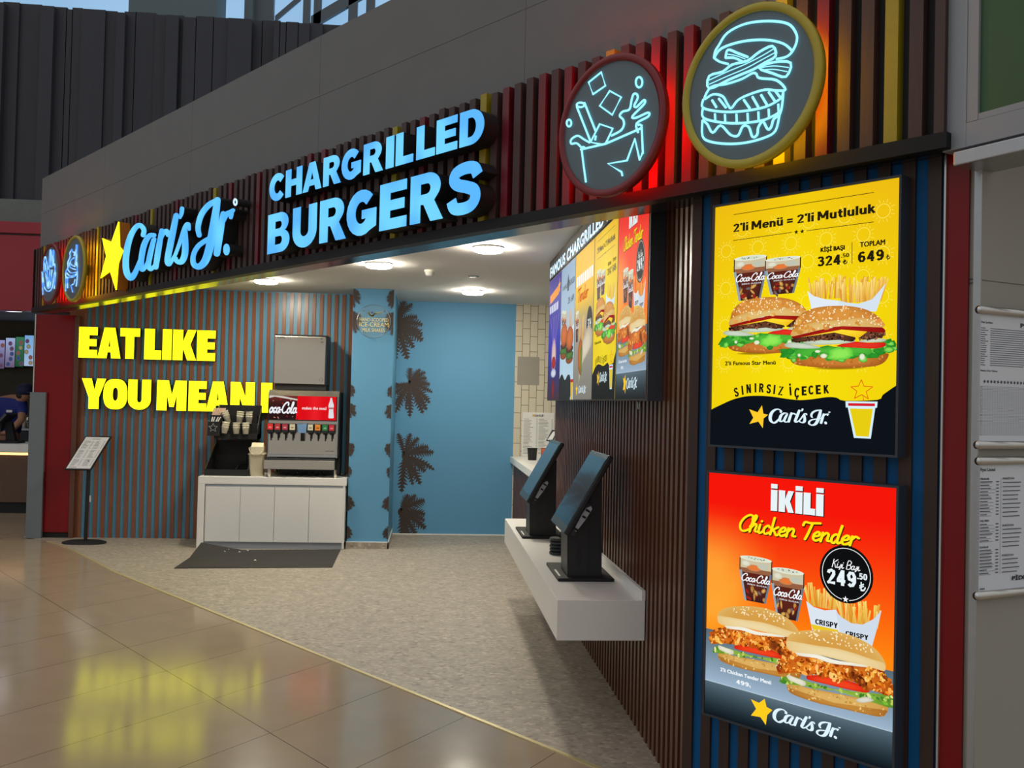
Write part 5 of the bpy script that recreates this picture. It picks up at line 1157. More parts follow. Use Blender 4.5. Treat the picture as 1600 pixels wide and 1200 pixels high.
for u, c in zip(vx, vc):
    x, _ = f(u, 520)
    if c is None:
        b = MB(); zz0 = f(500, 572)[1]; hw_ = .052
        b.hexa([(x-hw_*.8, DY+.0, zz0), (x+hw_*.8, DY, zz0), (x+hw_*.8, DY+.09, zz0), (x-hw_*.8, DY+.09, zz0), (x-hw_, DY-.01, zv1+.004), (x+hw_, DY-.01, zv1+.004), (x+hw_, DY+.09, zv1+.004), (x-hw_, DY+.09, zv1+.004)])
        o = build(b, 'ice_chute', mat('pale_blue_plastic', (120, 160, 206), .3), t)
        build(MB().hexa([(x-.02, DY+.05, zz0-.09), (x+.02, DY+.05, zz0-.09), (x+.02, DY+.06, zz0-.09), (x-.02, DY+.06, zz0-.09), (x-.015, DY+.02, zz0), (x+.015, DY+.02, zz0), (x+.015, DY+.03, zz0), (x-.015, DY+.03, zz0)]), 'ice_lever', M['black'], o); continue
    o = build(MB().box(x-.033, x+.033, DY+.005, DY+.09, zv0, zv1).box(x-.022, x+.022, DY+.03, DY+.08, zv0-.015, zv0), 'valve', M['black'], t, bevel=.003)
    zc = f(500, 540)[1]
    P = Print(DY+.0035); P.poly([(x-.028, zc), (x+.028, zc), (x+.028, zv1-.002), (x-.028, zv1-.002)], c)
    w_ = (240,240,236) if c[0] < 200 or c[1] < 60 else (60,50,40)
    P.poly(ell(x, zc+.025, .017, .007, 12), mixc(c, w_, .6)); P.build('flavour_label', M['ink'], o)
    b = MB().lathe([(0, -.05), (.008, -.05), (.011, 0), (0, 0)], (x+.004, DY+.055, zv0-.012), 10); b.box(x-.006, x+.006, DY+.075, DY+.08, zv0-.085, zv0); build(b, 'nozzle', M['black'], o)
build(MB().box(xl2, xr2, DY+.03, DY+.095, zled0, zled1), 'ledge', M['chrome'], t, bevel=.004)
P = Print(DY+.0895); a0, b0 = c6(DY+.09)(812, 792), c6(DY+.09)(915, 782); P.text('LANCER', a0[0], b0[0], a0[1], b0[1], (60,60,64), .02); P.build('maker_mark', M['ink'], t)
build(MB().box(tx0_, tx1_, 10.26, DY+.2, tzb, tzt-.012), 'drip_tray', M['steel'], t, bevel=.004); build(MB().box(tx0_+.004, tx1_-.004, 10.265, DY+.09, tzt-.012, tzt), 'drip_grid', M['black'], t)
for u, y in ((158, 10.29), (930, 10.29), (165, 10.7), (930, 10.7)):
    x = c6(10.29)(u, 1000)[0]; build(MB().lathe([(.011, 0), (.015, .01), (.018, tzb-wt_z)], (x, y, wt_z), 12), 'foot', M['steel'], t)
b = MB(); random.seed(9)
for k in range(6):
    x0_ = f(240+90*k, 1040)[0]; b.tube(cat([(x0_, 10.5, wt_z+.012), (x0_+.04, 10.45, wt_z+.03+random.uniform(0,.03)), (x0_+.09, 10.48, wt_z+.012), (x0_+.13, 10.55, wt_z+.04)], 4), .008, 6)
b.tube(cat([(xr2+.01, 10.6, wt_z+.012), (xr2+.05, 10.5, wt_z+.01), (xr2+.085, 10.6, wt_z+.012), (xr2+.07, 10.75, wt_z+.012)], 4), .007, 6)
build(b, 'hose', M['black'], t); build(MB().box(xl2+.1, xr2+.02, 10.6, 10.84, wt_z+.001, zled0), 'rear_housing', M['black'], t)
IY = 10.42; e6 = lambda a, b: BK.px(300+a/6.1538, 500+b/6.1538, IY)
x0, z1 = e6(800, 145); x1 = e6(1300, 145)[0]; z0 = e6(800, 610)[1]
t = thing('ice_machine', 'stainless steel ice machine standing on top of the drink dispenser', 'ice machine', BK, ((x0+x1)/2, IY, zt_))
build(MB().box(x0, x1-.012, IY, IY+.015, z0, z1-.006), 'front_panel', M['steel'], t, bevel=.006); build(MB().box(x0, x1, IY+.015, 10.82, z0, z1), 'casing', M['casing'], t, bevel=.004)
build(MB().box(x0-.004, x1+.002, IY-.004, 10.825, z1, z1+.012), 'lid', M['black'], t); build(MB().box(x0+.01, x1, IY+.02, 10.8, zt_+.001, z0), 'plinth', M['matte'], t)
P = Print(IY-.0006); a0, b0 = e6(822, 172), e6(896, 163); P.poly([(a0[0]-.002, a0[1]-.003), (b0[0]+.002, a0[1]-.003), (b0[0]+.002, b0[1]+.003), (a0[0]-.002, b0[1]+.003)], (34,30,28)); P.text('HOSHIZAKI', a0[0], b0[0], a0[1], b0[1], (200,190,170), .02)
for p in ((1248, 182), (1250, 214)): c = e6(*p); P.poly([(c[0]-.012, c[1]-.006), (c[0]+.012, c[1]-.006), (c[0]+.012, c[1]+.006), (c[0]-.012, c[1]+.006)], (70,66,60))
c = e6(1240, 574); P.poly(ell(*c, .017, .017, 20), (50,60,60)); P.poly(ell(*c, .013, .013, 20), (180,176,164)); P.poly(ell(*c, .008, .009, 16), (50,60,60)); P.build('badge', M['ink'], t)

# floor mat with a turned-up corner, crumbs on it
mp = {k: onz(u, v) for k, (u, v) in dict(nl=(272, 888.5), nr=(519, 887), fr=(533.5, 857), fl=(330, 860)).items()}
mp['fl'] = Vector((mp['nl'].x + (mp['fr'].x-mp['nr'].x)*.6, mp['fr'].y-.12, 0))
b = MB(); NX, NY = 24, 20; vs = []
fl2 = onz(314, 860)
for j in range(NY+1):
    for i in range(NX+1):
        u, v = i/NX, j/NY; p = mp['nl'].lerp(mp['nr'], u).lerp(Vector((fl2.x, min(fl2.y, 10.2), 0)).lerp(Vector((mp['fr'].x, min(mp['fr'].y, 10.2), 0)), u), v)
        c = max(0, v*1.0-u*1.6-.55); z = .006 + c*.17; vs.append((p.x, min(p.y, 10.205), z))
n1 = NX+1; vt = vs + [(x, y, z-.006) for x, y, z in vs]; N = len(vs); fs = [(j_*n1+i, j_*n1+i+1, (j_+1)*n1+i+1, (j_+1)*n1+i) for j_ in range(NY) for i in range(NX)]
rim = [i for i in range(n1)] + [j_*n1+NX for j_ in range(1, NY+1)] + [NY*n1+i for i in range(NX-1, -1, -1)] + [j_*n1 for j_ in range(NY-1, 0, -1)]
b.add(vt, fs + [tuple(N+k for k in q_[::-1]) for q_ in fs] + [(rim[k], N+rim[k], N+rim[(k+1) % len(rim)], rim[(k+1) % len(rim)]) for k in range(len(rim))])
tag(build(b, 'floor_mat', M['rubber'], None, BK, (mp['nl'].x, mp['nl'].y, 0)), 'dark ribbed floor mat with a turned-up corner in front of the white cabinet', 'floor mat')
for i, (u, v, s) in enumerate(((357, 860, .02), (351, 862, .012), (374, 862.5, .012), (387, 860.5, .012), (398.5, 875.5, .014))):
    p = onz(u, v, .008); b = MB(); b.add([(p.x-s, p.y, .0075), (p.x+s*.6, p.y-s*.8, .0075), (p.x+s, p.y+s*.5, .0075), (p.x+.1*s, p.y+.1*s, .0075+s*.8)], [(0,2,1), (0,1,3), (1,2,3), (2,0,3)])
    tag(build(b, 'paper_crumb', M['crumb'], None, BK, (p.x, p.y, .0075)), ('largest white paper crumb on the dark mat near the cabinet plinth', 'small white crumb on the mat just left of the largest crumb', 'small white crumb on the mat right of the largest crumb', 'white crumb on the mat farthest right along the cabinet plinth', 'lone white crumb in the middle of the dark floor mat')[i], 'crumb', 'paper crumbs on the mat')

# round acrylic sign on the column
GY = 10.27; g = lambda a, b: BK.px(540+a/12, 440+b/12, GY)
c = g(525, 745); r = abs(g(845, 745)[0]-g(212, 745)[0])/2
t = thing('acrylic_disc_sign', 'round clear acrylic sign about ice cream milk shakes on the blue column', 'sign', BK, (c[0], 10.30, c[1]-r))
b = MB(); b.disc((c[0], GY, c[1]), r, 'y', 48); build(b, 'disc', M['glassy'], t)
b = MB(); b.lathe([(r-.004, 0), (r, 0), (r, .006), (r-.004, .006), (r-.004, 0)], (c[0], GY, c[1]), 48, 0, 'y'); build(b, 'edge', M['alu'], t)
b = MB()
for a in (pi/4, 3*pi/4, 5*pi/4, 7*pi/4): b.lathe([(.006, -.003), (.006, .03), (0, .03)], (c[0]+(r-.02)*cos(a), GY, c[1]+(r-.02)*sin(a)), 10, 0, 'y')
build(b, 'standoff', M['alu'], t)
P = Print(GY-.001); GO = (244,226,130)
for s_, lb, rt in (('HAND-SCOOPED', (262,740), (805,690)), ('ICE-CREAM', (258,840), (805,772)), ('MILK SHAKES', (312,938), (735,880))):
    a0, b0 = g(*lb), g(*rt); P.text(s_, a0[0], b0[0], a0[1], b0[1], GO, .01)
P.many(brush_faces([g(430,570)+(.012,), g(455,625)+(.016,), g(510,640)+(.016,), g(545,605)+(.014,), g(610,590)+(.012,), g(680,575)+(.012,)], 5), GO); P.poly(ell(*g(495,580), .014, .008, 14), (70,60,110))
P.build('printed_lettering', M['ink'], t)

# ceiling lamps, smoke detector, air vent
def lamp(u, v, label, first=[None]):
    p = onz(u, v, 2.77)
    if first[0] is None:
        t = thing('ceiling_lamp', label, 'ceiling lamp', BK, (p.x, p.y, 2.79), 'round ceiling lamps'); b = MB()
        b.lathe([(0, 0), (.118, 0), (.122, -.012), (.114, -.014), (.112, -.01)], (p.x, p.y, 2.79), 40); build(b, 'rim', M['ring'], t)
        d = MB(); d.lathe([(.112, -.012), (.112, -.03), (.098, -.038), (0, -.04)], (p.x, p.y, 2.79), 40); build(d, 'diffuser', M['lampface'], t); first[0] = t
    else:
        t = copytree(first[0]); t.location = (p.x, p.y, 2.79); tag(t, label)
    return t
lamp(763, 390, 'round ceiling lamp nearest the menu screens'); lamp(592, 415, 'round ceiling lamp below the word BURGERS, left of the smoke detector')
lamp(416, 440, 'round ceiling lamp farthest left, above the slatted back wall'); lamp(739, 457, 'round ceiling lamp deepest in the shop, above the blue wall')
p = onz(672, 422, 2.79)
t = thing('smoke_detector', 'white smoke detector on the shop ceiling between two round lamps', 'smoke detector', BK, (p.x, p.y, 2.79))
build(MB().lathe([(0, 0), (.05, 0), (.052, -.014), (.044, -.018)], (p.x, p.y, 2.79), 24), 'base', M['ring'], t)
build(MB().lathe([(.044, -.018), (.04, -.045), (.025, -.056), (0, -.056)], (p.x, p.y, 2.79), 24), 'sensor_cap', M['whitewall'], t)
p = onz(740, 432, 2.79); t = thing('ceiling_vent', 'small dark round vent in the shop ceiling', 'vent', BK, (p.x, p.y, 2.79))
build(MB().lathe([(0, -.004), (.05, -.004), (.055, 0)], (p.x, p.y, 2.79), 20), 'grille', M['casing'], t)

# menu stand by the red pillar
t0 = onz(132, 848)
SF = Fr((t0.x, t0.y, 0), (1, 0)); s = lambda a, b, d=0: SF.px(0+a/4, 570+b/4, d)
t = thing('menu_stand', 'black floor stand with a tilted price list in front of the slatted wall', 'menu stand', SF, (0, 0, 0))
b = MB(); pts = [(-.20,.0),(-.15,-.10),(-.06,-.135),(.08,-.135),(.17,-.10),(.20,-.02),(.16,.08),(.06,.125),(-.08,.125),(-.17,.08)]
pts = [(a*1.16, b_*1.16) for a, b_ in cat(pts, 3, True)]; n = len(pts)
b.add([(x, y, 0) for x, y in pts] + [(x, y, .008) for x, y in pts] + [(x*.8, y*.8, .022) for x, y in pts], [tuple(range(n))[::-1], tuple(2*n+i for i in range(n))] + [(r_*n+i, r_*n+(i+1) % n, (r_+1)*n+(i+1) % n, (r_+1)*n+i) for r_ in (0, 1) for i in range(n)])
build(b, 'base', M['matte'], t)
zb_ = s(500, 655)[1]; zt2 = s(600, 450)[1]; xb0, xb1 = s(415, 655)[0], s(580, 655)[0]; xt0, xt1 = s(508, 448)[0], s(667, 448)[0]
px_ = s(540, 900)[0]; build(MB().tube([(px_, 0, .015), (px_+.012, 0, zb_+.1)], .019, 12), 'post', M['matte'], t)
dep = .19
V = lambda u, w, o=0.: (xb0+(xb1-xb0)*u+(xt0-xb0)*w, -.06+dep*w-o*.8, zb_+(zt2-zb_)*w+o*.55)
b = MB().hexa([V(0,0,-.012), V(1,0,-.012), V(1,1,-.012), V(0,1,-.012), V(0,0,.004), V(1,0,.004), V(1,1,.004), V(0,1,.004)]); build(b, 'frame', M['matte'], t)
P = Print(0, 1.); P.poly([(.05,.035),(.95,.035),(.95,.965),(.05,.965)], (222,224,226)); random.seed(2)
P.text('2’Lİ MENÜ', .36, .66, .89, .925, (40,40,44), .03)
for col in (.12, .56):
    for k in range(22):
        if k in (7, 15): continue
        z = .84-k*.034; P.line((col, z), (col+random.uniform(.12,.24), z), .011, (110,112,118), 0); P.line((col+.29, z), (col+.34, z), .011, (110,112,118), 0)
P.line((.12,.07), (.4,.07), .014, (90,90,96), 0)
lay = [y_ for _, y_, _ in P.v]; P.v = [V(a, w, .006+.0006*(-y_)) for a, y_, w in P.v]
P.build('price_list', M['ink'], t)
cx_, cz_ = s(556, 838); build(MB().box(cx_-.012, cx_+.012, .02, .026, cz_-.035, cz_+.035), 'label_tag', M['paper'], t)

# neighbouring shop on the far left
y0 = 13.0
zz = lambda v, y=13.: BK.px(20, v, y)[1]
t = thing('shop_counter', 'long wood-fronted counter with a white top in the shop at far left', 'counter', BK, (-6.4, y0, 0))
build(MB().box(-16, -4.45, y0+.02, y0+.7, .14, zz(712)), 'front', M['counter_wood'], t); build(MB().box(-16, -4.45, y0+.05, y0+.66, 0, .14), 'plinth', M['matte'], t)
build(MB().box(-16, -4.4, y0-.03, y0+.75, zz(706), zz(694)), 'top', M['white'], t, bevel=.004); build(MB().box(-16, -4.45, y0, y0+.02, zz(711), zz(707)), 'light_strip', M['ledstrip'], t)
topz = zz(694)
# till
tx = BK.px(10, 660, 13.3)[0]
t = thing('till_terminal', 'black touch-screen till with its back to the mall on the far left counter', 'till', BK, (tx, 13.3, topz))
build(MB().box(tx-.13, tx+.2, 13.18, 13.42, topz, topz+.03).hexa([(tx+.02, 13.25, topz+.03), (tx+.14, 13.25, topz+.03), (tx+.14, 13.33, topz+.03), (tx+.02, 13.33, topz+.03), (tx+.0, 13.25, topz+.28), (tx+.08, 13.25, topz+.28), (tx+.08, 13.33, topz+.28), (tx+.0, 13.33, topz+.28)]), 'base', M['matte'], t)
build(MB().hexa([(tx-.18, 13.1, topz+.12), (tx-.16, 13.1, topz+.10), (tx-.16, 13.45, topz+.10), (tx-.18, 13.45, topz+.12), (tx+.06, 13.1, topz+.40), (tx+.085, 13.1, topz+.38), (tx+.085, 13.45, topz+.38), (tx+.06, 13.45, topz+.40)]), 'screen', M['screen'], t)
pxx = BK.px(3, 688, 13.2)[0]; tag(build(MB().hexa([(pxx-.04, 13.05, topz), (pxx+.03, 13.05, topz), (pxx+.03, 13.07, topz), (pxx-.04, 13.07, topz), (pxx-.04, 13.06, topz+.09), (pxx-.0, 13.06, topz+.06), (pxx-.0, 13.075, topz+.06), (pxx-.04, 13.075, topz+.09)]), 'paper_slip', M['paper'], None, BK, (pxx, 13.06, topz)), 'white paper slip standing on the far left counter beside the till', 'paper')
kx = BK.px(33, 668, 13.9)[0]
t = thing('kitchen_unit', 'dark kitchen unit with a pale top behind the worker at far left', 'kitchen unit', BK, (kx, 15.2, 0))
build(MB().box(kx-1.2, kx+1., 15.2, 15.8, 0, 1.0), 'body', M['casing'], t); build(MB().box(kx-1.2, kx+1., 15.17, 15.82, 1.0, 1.03), 'top', M['alu'], t)
for i in range(3):
    xx = BK.px(32+6*i, 655, 15.4)[0]; tag(build(MB().lathe([(0,0), (.026,0), (.028,.16+.05*(i % 2)), (.024,.17+.05*(i % 2)), (0,.17+.05*(i % 2))], (xx, 15.4, 1.031), 16), 'food_tub', (M['alu'], M['cream'], M['steel'])[i], None, BK, (xx, 15.4, 1.031)),
        ('steel food tub on the kitchen unit, nearest the worker', 'cream food tub in the middle of the kitchen unit at far left', 'steel food tub on the kitchen unit, nearest the steel guard')[i], 'food tub', 'food tubs on the kitchen unit')
# lit menu screens of that shop
YM = 16.7; u_ = lambda u, v: BK.px(u, v, YM)
sc = [((-14, 530), (8, 577)), ((9, 527), (24, 575)), ((24.5, 525.5), (38, 574)), ((38.5, 523), (53, 573)), ((53.5, 521), (66, 572))]
pal = [((150,150,200),(90,80,110)), ((160,180,220),(110,90,120)), ((60,120,90),(30,80,50)), ((120,170,220),(170,190,220)), ((110,130,180),(160,180,210))]
for i, ((a, v0), (b_, v1)) in enumerate(sc):
    x0, z1 = u_(a, v0); x1, z0 = u_(b_, v1)
    t = thing('menu_screen', ('lit menu screen at the far left edge of the picture in the neighbouring shop', 'lilac lit menu screen in the far left shop, left of the green one', 'green lit menu screen among those of the far left shop', 'pale blue lit menu screen right of the green one in the far left shop', 'lit menu screen in the far left shop, half hidden behind the red pillar')[i], 'screen', BK, (x0, YM, z0), 'menu screens in the far left shop')
    build(MB().box(x0, x1-.01, YM, YM+.05, z0, z1), 'casing', M['matte'], t)
    P = Print(YM-.002, .001); random.seed(20+i); P.grad(x0+.006, x1-.016, z0+.01, z1-.01, lambda q_, w_, p=pal[i]: mixc(p[1], p[0], w_), 2, 6)
    for k in range(5):
        cx, cz = random.uniform(x0+.04, x1-.05), z0+(z1-z0)*(.12+.17*k); P.blob(ell(cx, cz, .035, .04, 9), random.choice([(130,80,60), (90,60,90), (150,140,90), (40,70,120)]), (100,90,110))
    P.build('picture', M['screenprint'], t)
p = onz(17, 486, 2.775); t = thing('recessed_lamp', 'recessed round lamp in the ceiling of the far left shop', 'ceiling lamp', BK, (p.x, p.y, 2.78))
build(MB().lathe([(.16, 0), (.19, 0), (.19, -.006), (.16, -.004)], (p.x, p.y, 2.779), 28), 'rim', M['ring'], t); b = MB(); b.lathe([(0, -.003), (.16, -.003)], (p.x, p.y, 2.779), 28); build(b, 'diffuser', M['lampface2'], t)

# worker in blue, head bowed over the counter
WXY = BK.px(28, 640, 14.2); wx_ = WXY[0]
t = thing('person', 'person in a blue uniform and navy cap bent over work behind the far left counter', 'person', BK, (wx_-.15, 14.25, 0))
def skinned(name, joints, edges, m, parent, root=0, sub=2):
    me = bpy.data.meshes.new(name); bm = bmesh.new(); lay = bm.verts.layers.skin.verify(); off = BASE[parent.name]; vs = []
    for k, (x, y, z, r) in enumerate(joints):
        v = bm.verts.new((x-off[0], y-off[1], z-off[2])); v[lay].radius = (r, r) if not isinstance(r, tuple) else r; v[lay].use_root = (k == root); vs.append(v)
    for a, b in edges: bm.edges.new((vs[a], vs[b]))
    bm.to_mesh(me); bm.free(); me.materials.append(m)
    o = link(name, me, parent); s1 = o.modifiers.new('skin', 'SKIN'); s1.use_smooth_shade = True; s2 = o.modifiers.new('smooth', 'SUBSURF'); s2.levels = sub; s2.render_levels = sub
    return o
X = wx_-.15
hx_, hz_ = BK.px(37, 617, 14.05); HX = hx_+.0
J = [(X, 14.3, .95, .15), (X, 14.3, 1.15, .14), (X+.03, 14.25, 1.36, .15), (X+.08, 14.2, 1.5, .06), (HX-.02, 14.12, hz_-.06, .07), (HX+.02, 14.08, hz_+.02, .095), (HX+.0, 14.1, hz_+.10, .085),
     (X-.17, 14.2, 1.42, .07), (X-.22, 14.0, 1.2, .055), (X-.05, 13.85, 1.02, .045), (X+.02, 13.8, 1.0, .03), (X+.22, 14.15, 1.42, .07), (X+.30, 13.98, 1.2, .055), (X+.18, 13.85, 1.02, .045), (X+.1, 13.8, 1.0, .03), (X-.1, 14.32, .5, .09), (X-.1, 14.35, .06, .06), (X+.1, 14.32, .5, .09), (X+.1, 14.35, .06, .06), (X-.1, 14.22, .04, .045), (X+.1, 14.22, .04, .045)]
Ed = [(0,1),(1,2),(2,3),(3,4),(4,5),(5,6),(2,7),(7,8),(8,9),(9,10),(2,11),(11,12),(12,13),(13,14),(0,15),(15,16),(0,17),(17,18),(16,19),(18,20)]
for h_, sd_ in ((10, 1), (14, -1)):                       # hands: palm, four unequal curled fingers, a thumb from its side
    hx0, hy0, hz0, _ = J[h_]; J.append((hx0+.01*sd_, hy0-.05, hz0-.012, (.03, .016))); pm = len(J)-1; Ed.append((h_, pm))
    for f_, (dx_, ln_) in enumerate(((-.03, .06), (-.01, .072), (.01, .068), (.028, .052))):
        J.append((hx0+dx_+.01*sd_, hy0-.08-ln_*.5, hz0-.018, (.009, .009))); J.append((hx0+dx_+.012*sd_, hy0-.08-ln_*.85, hz0-.04, (.008, .008))); Ed += [(pm, len(J)-2), (len(J)-2, len(J)-1)]
    J.append((hx0+.045*sd_, hy0-.05, hz0-.02, (.010, .010))); J.append((hx0+.052*sd_, hy0-.085, hz0-.032, (.009, .009))); Ed += [(pm, len(J)-2), (len(J)-2, len(J)-1)]
skinned('body', J, Ed, M['skin'], t)
JS = [(X, 14.3, .9, .175), (X, 14.3, 1.15, .165), (X+.03, 14.25, 1.36, .175), (X+.07, 14.21, 1.46, .09), (X-.17, 14.2, 1.42, .088), (X-.21, 14.04, 1.25, .075), (X+.22, 14.15, 1.42, .088), (X+.29, 14.02, 1.25, .075)]
skinned('shirt', JS, [(0,1),(1,2),(2,3),(2,4),(4,5),(2,6),(6,7)], M['uniform'], t)
skinned('trousers', [(X, 14.3, .92, .17), (X-.1, 14.32, .5, .11), (X-.1, 14.35, .1, .085), (X+.1, 14.32, .5, .11), (X+.1, 14.35, .1, .085)], [(0,1),(1,2),(0,3),(3,4)], M['casing'], t)
cb = MB(); cb.ball((HX, 14.1, hz_+.07), (.118, .125, .10), 16); b2 = [(HX+.06, 14.0), (HX+.16, 13.96), (HX+.20, 14.02), (HX+.17, 14.12), (HX+.08, 14.14)]
cb.add([(x, y, hz_+.055-.02*(x-HX)/.2) for x, y in b2] + [(x, y, hz_+.04-.02*(x-HX)/.2) for x, y in b2], [(0,1,2,3,4), (9,8,7,6,5)] + [(i, 5+i, 5+(i+1) % 5, (i+1) % 5) for i in range(5)])
build(cb, 'cap', M['cap'], t)
hb = MB(); hb.ball((HX-.03, 14.12, hz_+.0), (.10, .105, .075), 14); build(hb, 'hair', M['hair'], t)
fb = MB(); fb.ball((HX+.105, 14.04, hz_-.005), (.022, .018, .03), 8); build(fb, 'nose', M['skin'], t)
eb = MB(); eb.ball((HX+.075, 14.005, hz_+.025), (.012, .01, .008), 8).ball((HX+.105, 14.075, hz_+.025), (.012, .01, .008), 8); build(eb, 'eye', M['matte'], t)
mb_ = MB(); mb_.ball((HX+.085, 14.035, hz_-.05), (.018, .03, .008), 8); build(mb_, 'mouth', mat('lip', (140, 80, 72), .5), t)
bdg = BK.px(15.5, 642, 14.03); build(MB().box(bdg[0]-.05, bdg[0]+.03, 14.03, 14.04, bdg[1]-.02, bdg[1]+.012), 'name_badge', M['paper'], t)

# ---------------------------------------------------------------- ordering shelf and kiosks on the right wall
t = thing('wall_shelf', 'long white box shelf holding the ordering kiosks on the slatted right wall', 'shelf', RW, (-6.1, 0, .47))
build(MB().box(-7.68, -4.518, -.427, -.001, .471, .663), 'shelf_box', M['white'], t, bevel=.002); build(MB().box(-7.68, -4.518, -.018, -.001, .6635, .71), 'upstand', M['white'], t)
SZ = .663
k = thing('ordering_kiosk', 'black tilted-screen ordering kiosk with a card reader, nearest on the white shelf', 'kiosk', BK, (.85, 5.24, SZ), 'ordering kiosks on the white shelf')
b = MB().box(.699, 1.0, 4.985, 5.49, SZ, SZ+.018); build(b, 'base_plate', M['matte'], k, bevel=.004)
pn = BK.px(857, 885, 5.0); build(MB().box(.712, .722, 5.05, 5.24, SZ+.018, SZ+.0195), 'paper_strip', M['paper'], k)
K5 = 5.03; q = lambda u, v, d=K5: BK.px(850+u/5.217, 690+v/5.217, d)
b = MB(); pr = [q(190, 1060), q(470, 1060), q(475, 300), q(400, 320), q(215, 690), q(190, 720)]
pr = [(p[0], max(p[1], SZ+.018)) for p in pr]; pr[0] = (pr[0][0], SZ+.018); pr[1] = (pr[1][0], SZ+.018)
b.prism(pr, K5, 5.27); build(b, 'body', M['black'], k, bevel=.006)
b = MB(); sx = q(375, 500)[0]; b.box(sx-.001, sx+.001, K5-.0006, K5+.01, SZ+.03, q(375, 420)[1]); build(b, 'panel_seam', M['matte'], k)
# screen slab
A, Bq = BK.px(881, 834, 4.95), BK.px(952, 711, 4.95)
dx, dz = Bq[0]-A[0], Bq[1]-A[1]; L = sqrt(dx*dx+dz*dz); ux, uz = dx/L, dz/L; nx, nz = uz, -ux; th = .03
def slab(y0, y1, a0, a1, d0, d1, m=0):
    p = lambda a, d: (A[0]+ux*a+nx*d, A[1]+uz*a+nz*d)
    c = [p(a0, d1), p(a0, d0), p(a1, d0), p(a1, d1)]
    return MB().hexa([(c[0][0], y0, c[0][1]), (c[1][0], y0, c[1][1]), (c[1][0], y1, c[1][1]), (c[0][0], y1, c[0][1]), (c[3][0], y0, c[3][1]), (c[2][0], y0, c[2][1]), (c[2][0], y1, c[2][1]), (c[3][0], y1, c[3][1])])
so = build(slab(4.95, 5.5, 0, L, .002, th), 'screen_housing', M['black'], k, bevel=.006)
build(slab(4.955, 5.495, .005, L-.005, -.001, .002), 'bezel', mat('teal_black_bezel', (40, 58, 66), .3), so)
build(slab(4.965, 5.485, .045, L-.03, -.0025, -.001), 'display', M['screen'], so)
# card reader on its bracket
rp = [q(u, v, 4.97) for u, v in ((258,590), (300,515), (345,495), (392,525), (396,555), (338,640), (270,735), (245,775), (205,760), (212,735))]
ro = build(MB().prism(rp, 4.985, 5.035), 'card_reader', M['casing'], k, bevel=.003)
rf = [q(u, v, 4.97) for u, v in ((308,590), (345,540), (385,527), (393,550), (336,640), (262,735), (243,720))]
build(MB().prism(rf, 4.968, 4.985), 'reader_face', mat('pale_grey_plastic', (172, 176, 184), .35), ro, bevel=.002)
b = MB()
for pts in (((318,600), (345,615), (338,632), (308,615)), ((345,545), (378,568), (370,582), (338,562)), ((250,700), (280,715), (272,732), (243,718))):
    b.prism([q(u, v, 4.966) for u, v in pts], 4.965, 4.97)
build(b, 'reader_clip', M['matte'], ro)
P = Print(K5-.0012); a0, b0 = q(262, 1008), q(315, 850); vs_, fs_, _ = text2d('imin', .02)
P.up(); P.raw([(a0[0]+b_*(b0[0]-a0[0]), b0[1]-a_*(b0[1]-a0[1])) for a_, b_ in vs_], fs_, (10,10,12)); P.build('maker_mark', M['ink'], k)
k2 = copytree(k); k2.location = BK.w(.85-.037, 5.24+1.56, SZ); tag(k2, 'black tilted-screen ordering kiosk with a card reader, farther along the white shelf')
pc_ = onz(874, 868, SZ); first = None
for i in range(5):
    if first is None:
        first = thing('pager', '', 'pager', BK, (pc_.x, pc_.y+.05, SZ), 'stacked pagers on the shelf')
        build(MB().lathe([(0, 0), (.05, 0), (.056, .004), (.056, .016), (.05, .0205), (0, .0205)], (pc_.x, pc_.y+.05, SZ), 28), 'body', M['matte'], first)
        build(MB().lathe([(.0562, .007), (.058, .0085), (.058, .0115), (.0562, .013)], (pc_.x, pc_.y+.05, SZ), 28), 'light_ring', M['casing'], first); o = first
    else: o = copytree(first); o.location = BK.w(pc_.x+.002*(i % 2), pc_.y+.05, SZ+.021*i)
    o['label'] = 'black round pager, %s of the stack of five between the two kiosks' % ('lowest', 'second from bottom', 'middle', 'second from top', 'topmost')[i]
hp = MB().lathe([(0, 0), (.03, 0), (.03, .03), (.024, .036), (0, .036)], (pc_.x+.03, pc_.y+.06, SZ+.106), 20)
tag(build(hp, 'puck', M['black'], None, BK, (pc_.x+.03, pc_.y+.06, SZ+.106)), 'small black puck lying on top of the stacked round pagers', 'puck')

# service counter at the back right
CZ = .955
t = thing('service_counter', 'white-topped service counter with a slatted front beside the blue wall', 'counter', RW, (-9.7, -.05, 0))
build(MB().box(-11.418, -7.97, -.075, .75, CZ-.075, CZ), 'top', M['white'], t, bevel=.003)
b = MB(); slats(b, -11.41, -7.98, 0.0, CZ-.076, .0818, .04, -.03, 0); b.box(-11.415, -7.975, 0, .1, 0, CZ-.076, 1); build(b, 'slatted_front', [M['slat_back'], M['backing']], t)
cpt = onz(831.5, 719, CZ); r = 8.2*cpt.y/FPX
t = thing('black_cup', 'small black open cup standing on the white service counter', 'cup', BK, (cpt.x, cpt.y, CZ))
hcup = 19*cpt.y/FPX
build(MB().lathe([(0, .001), (r*.8, .001), (r*.98, hcup*.95), (r*1.03, hcup*.96), (r*1.03, hcup), (r*.92, hcup), (r*.75, .01), (0, .01)], (cpt.x, cpt.y, CZ), 24), 'body', M['matte'], t)
pt = onz(850, 724, CZ)
t = thing('card_stand', 'small counter card with a red and orange picture behind the far kiosk', 'card', BK, (pt.x, pt.y, CZ)); w = 11*pt.y/FPX; hgt = 24*pt.y/FPX
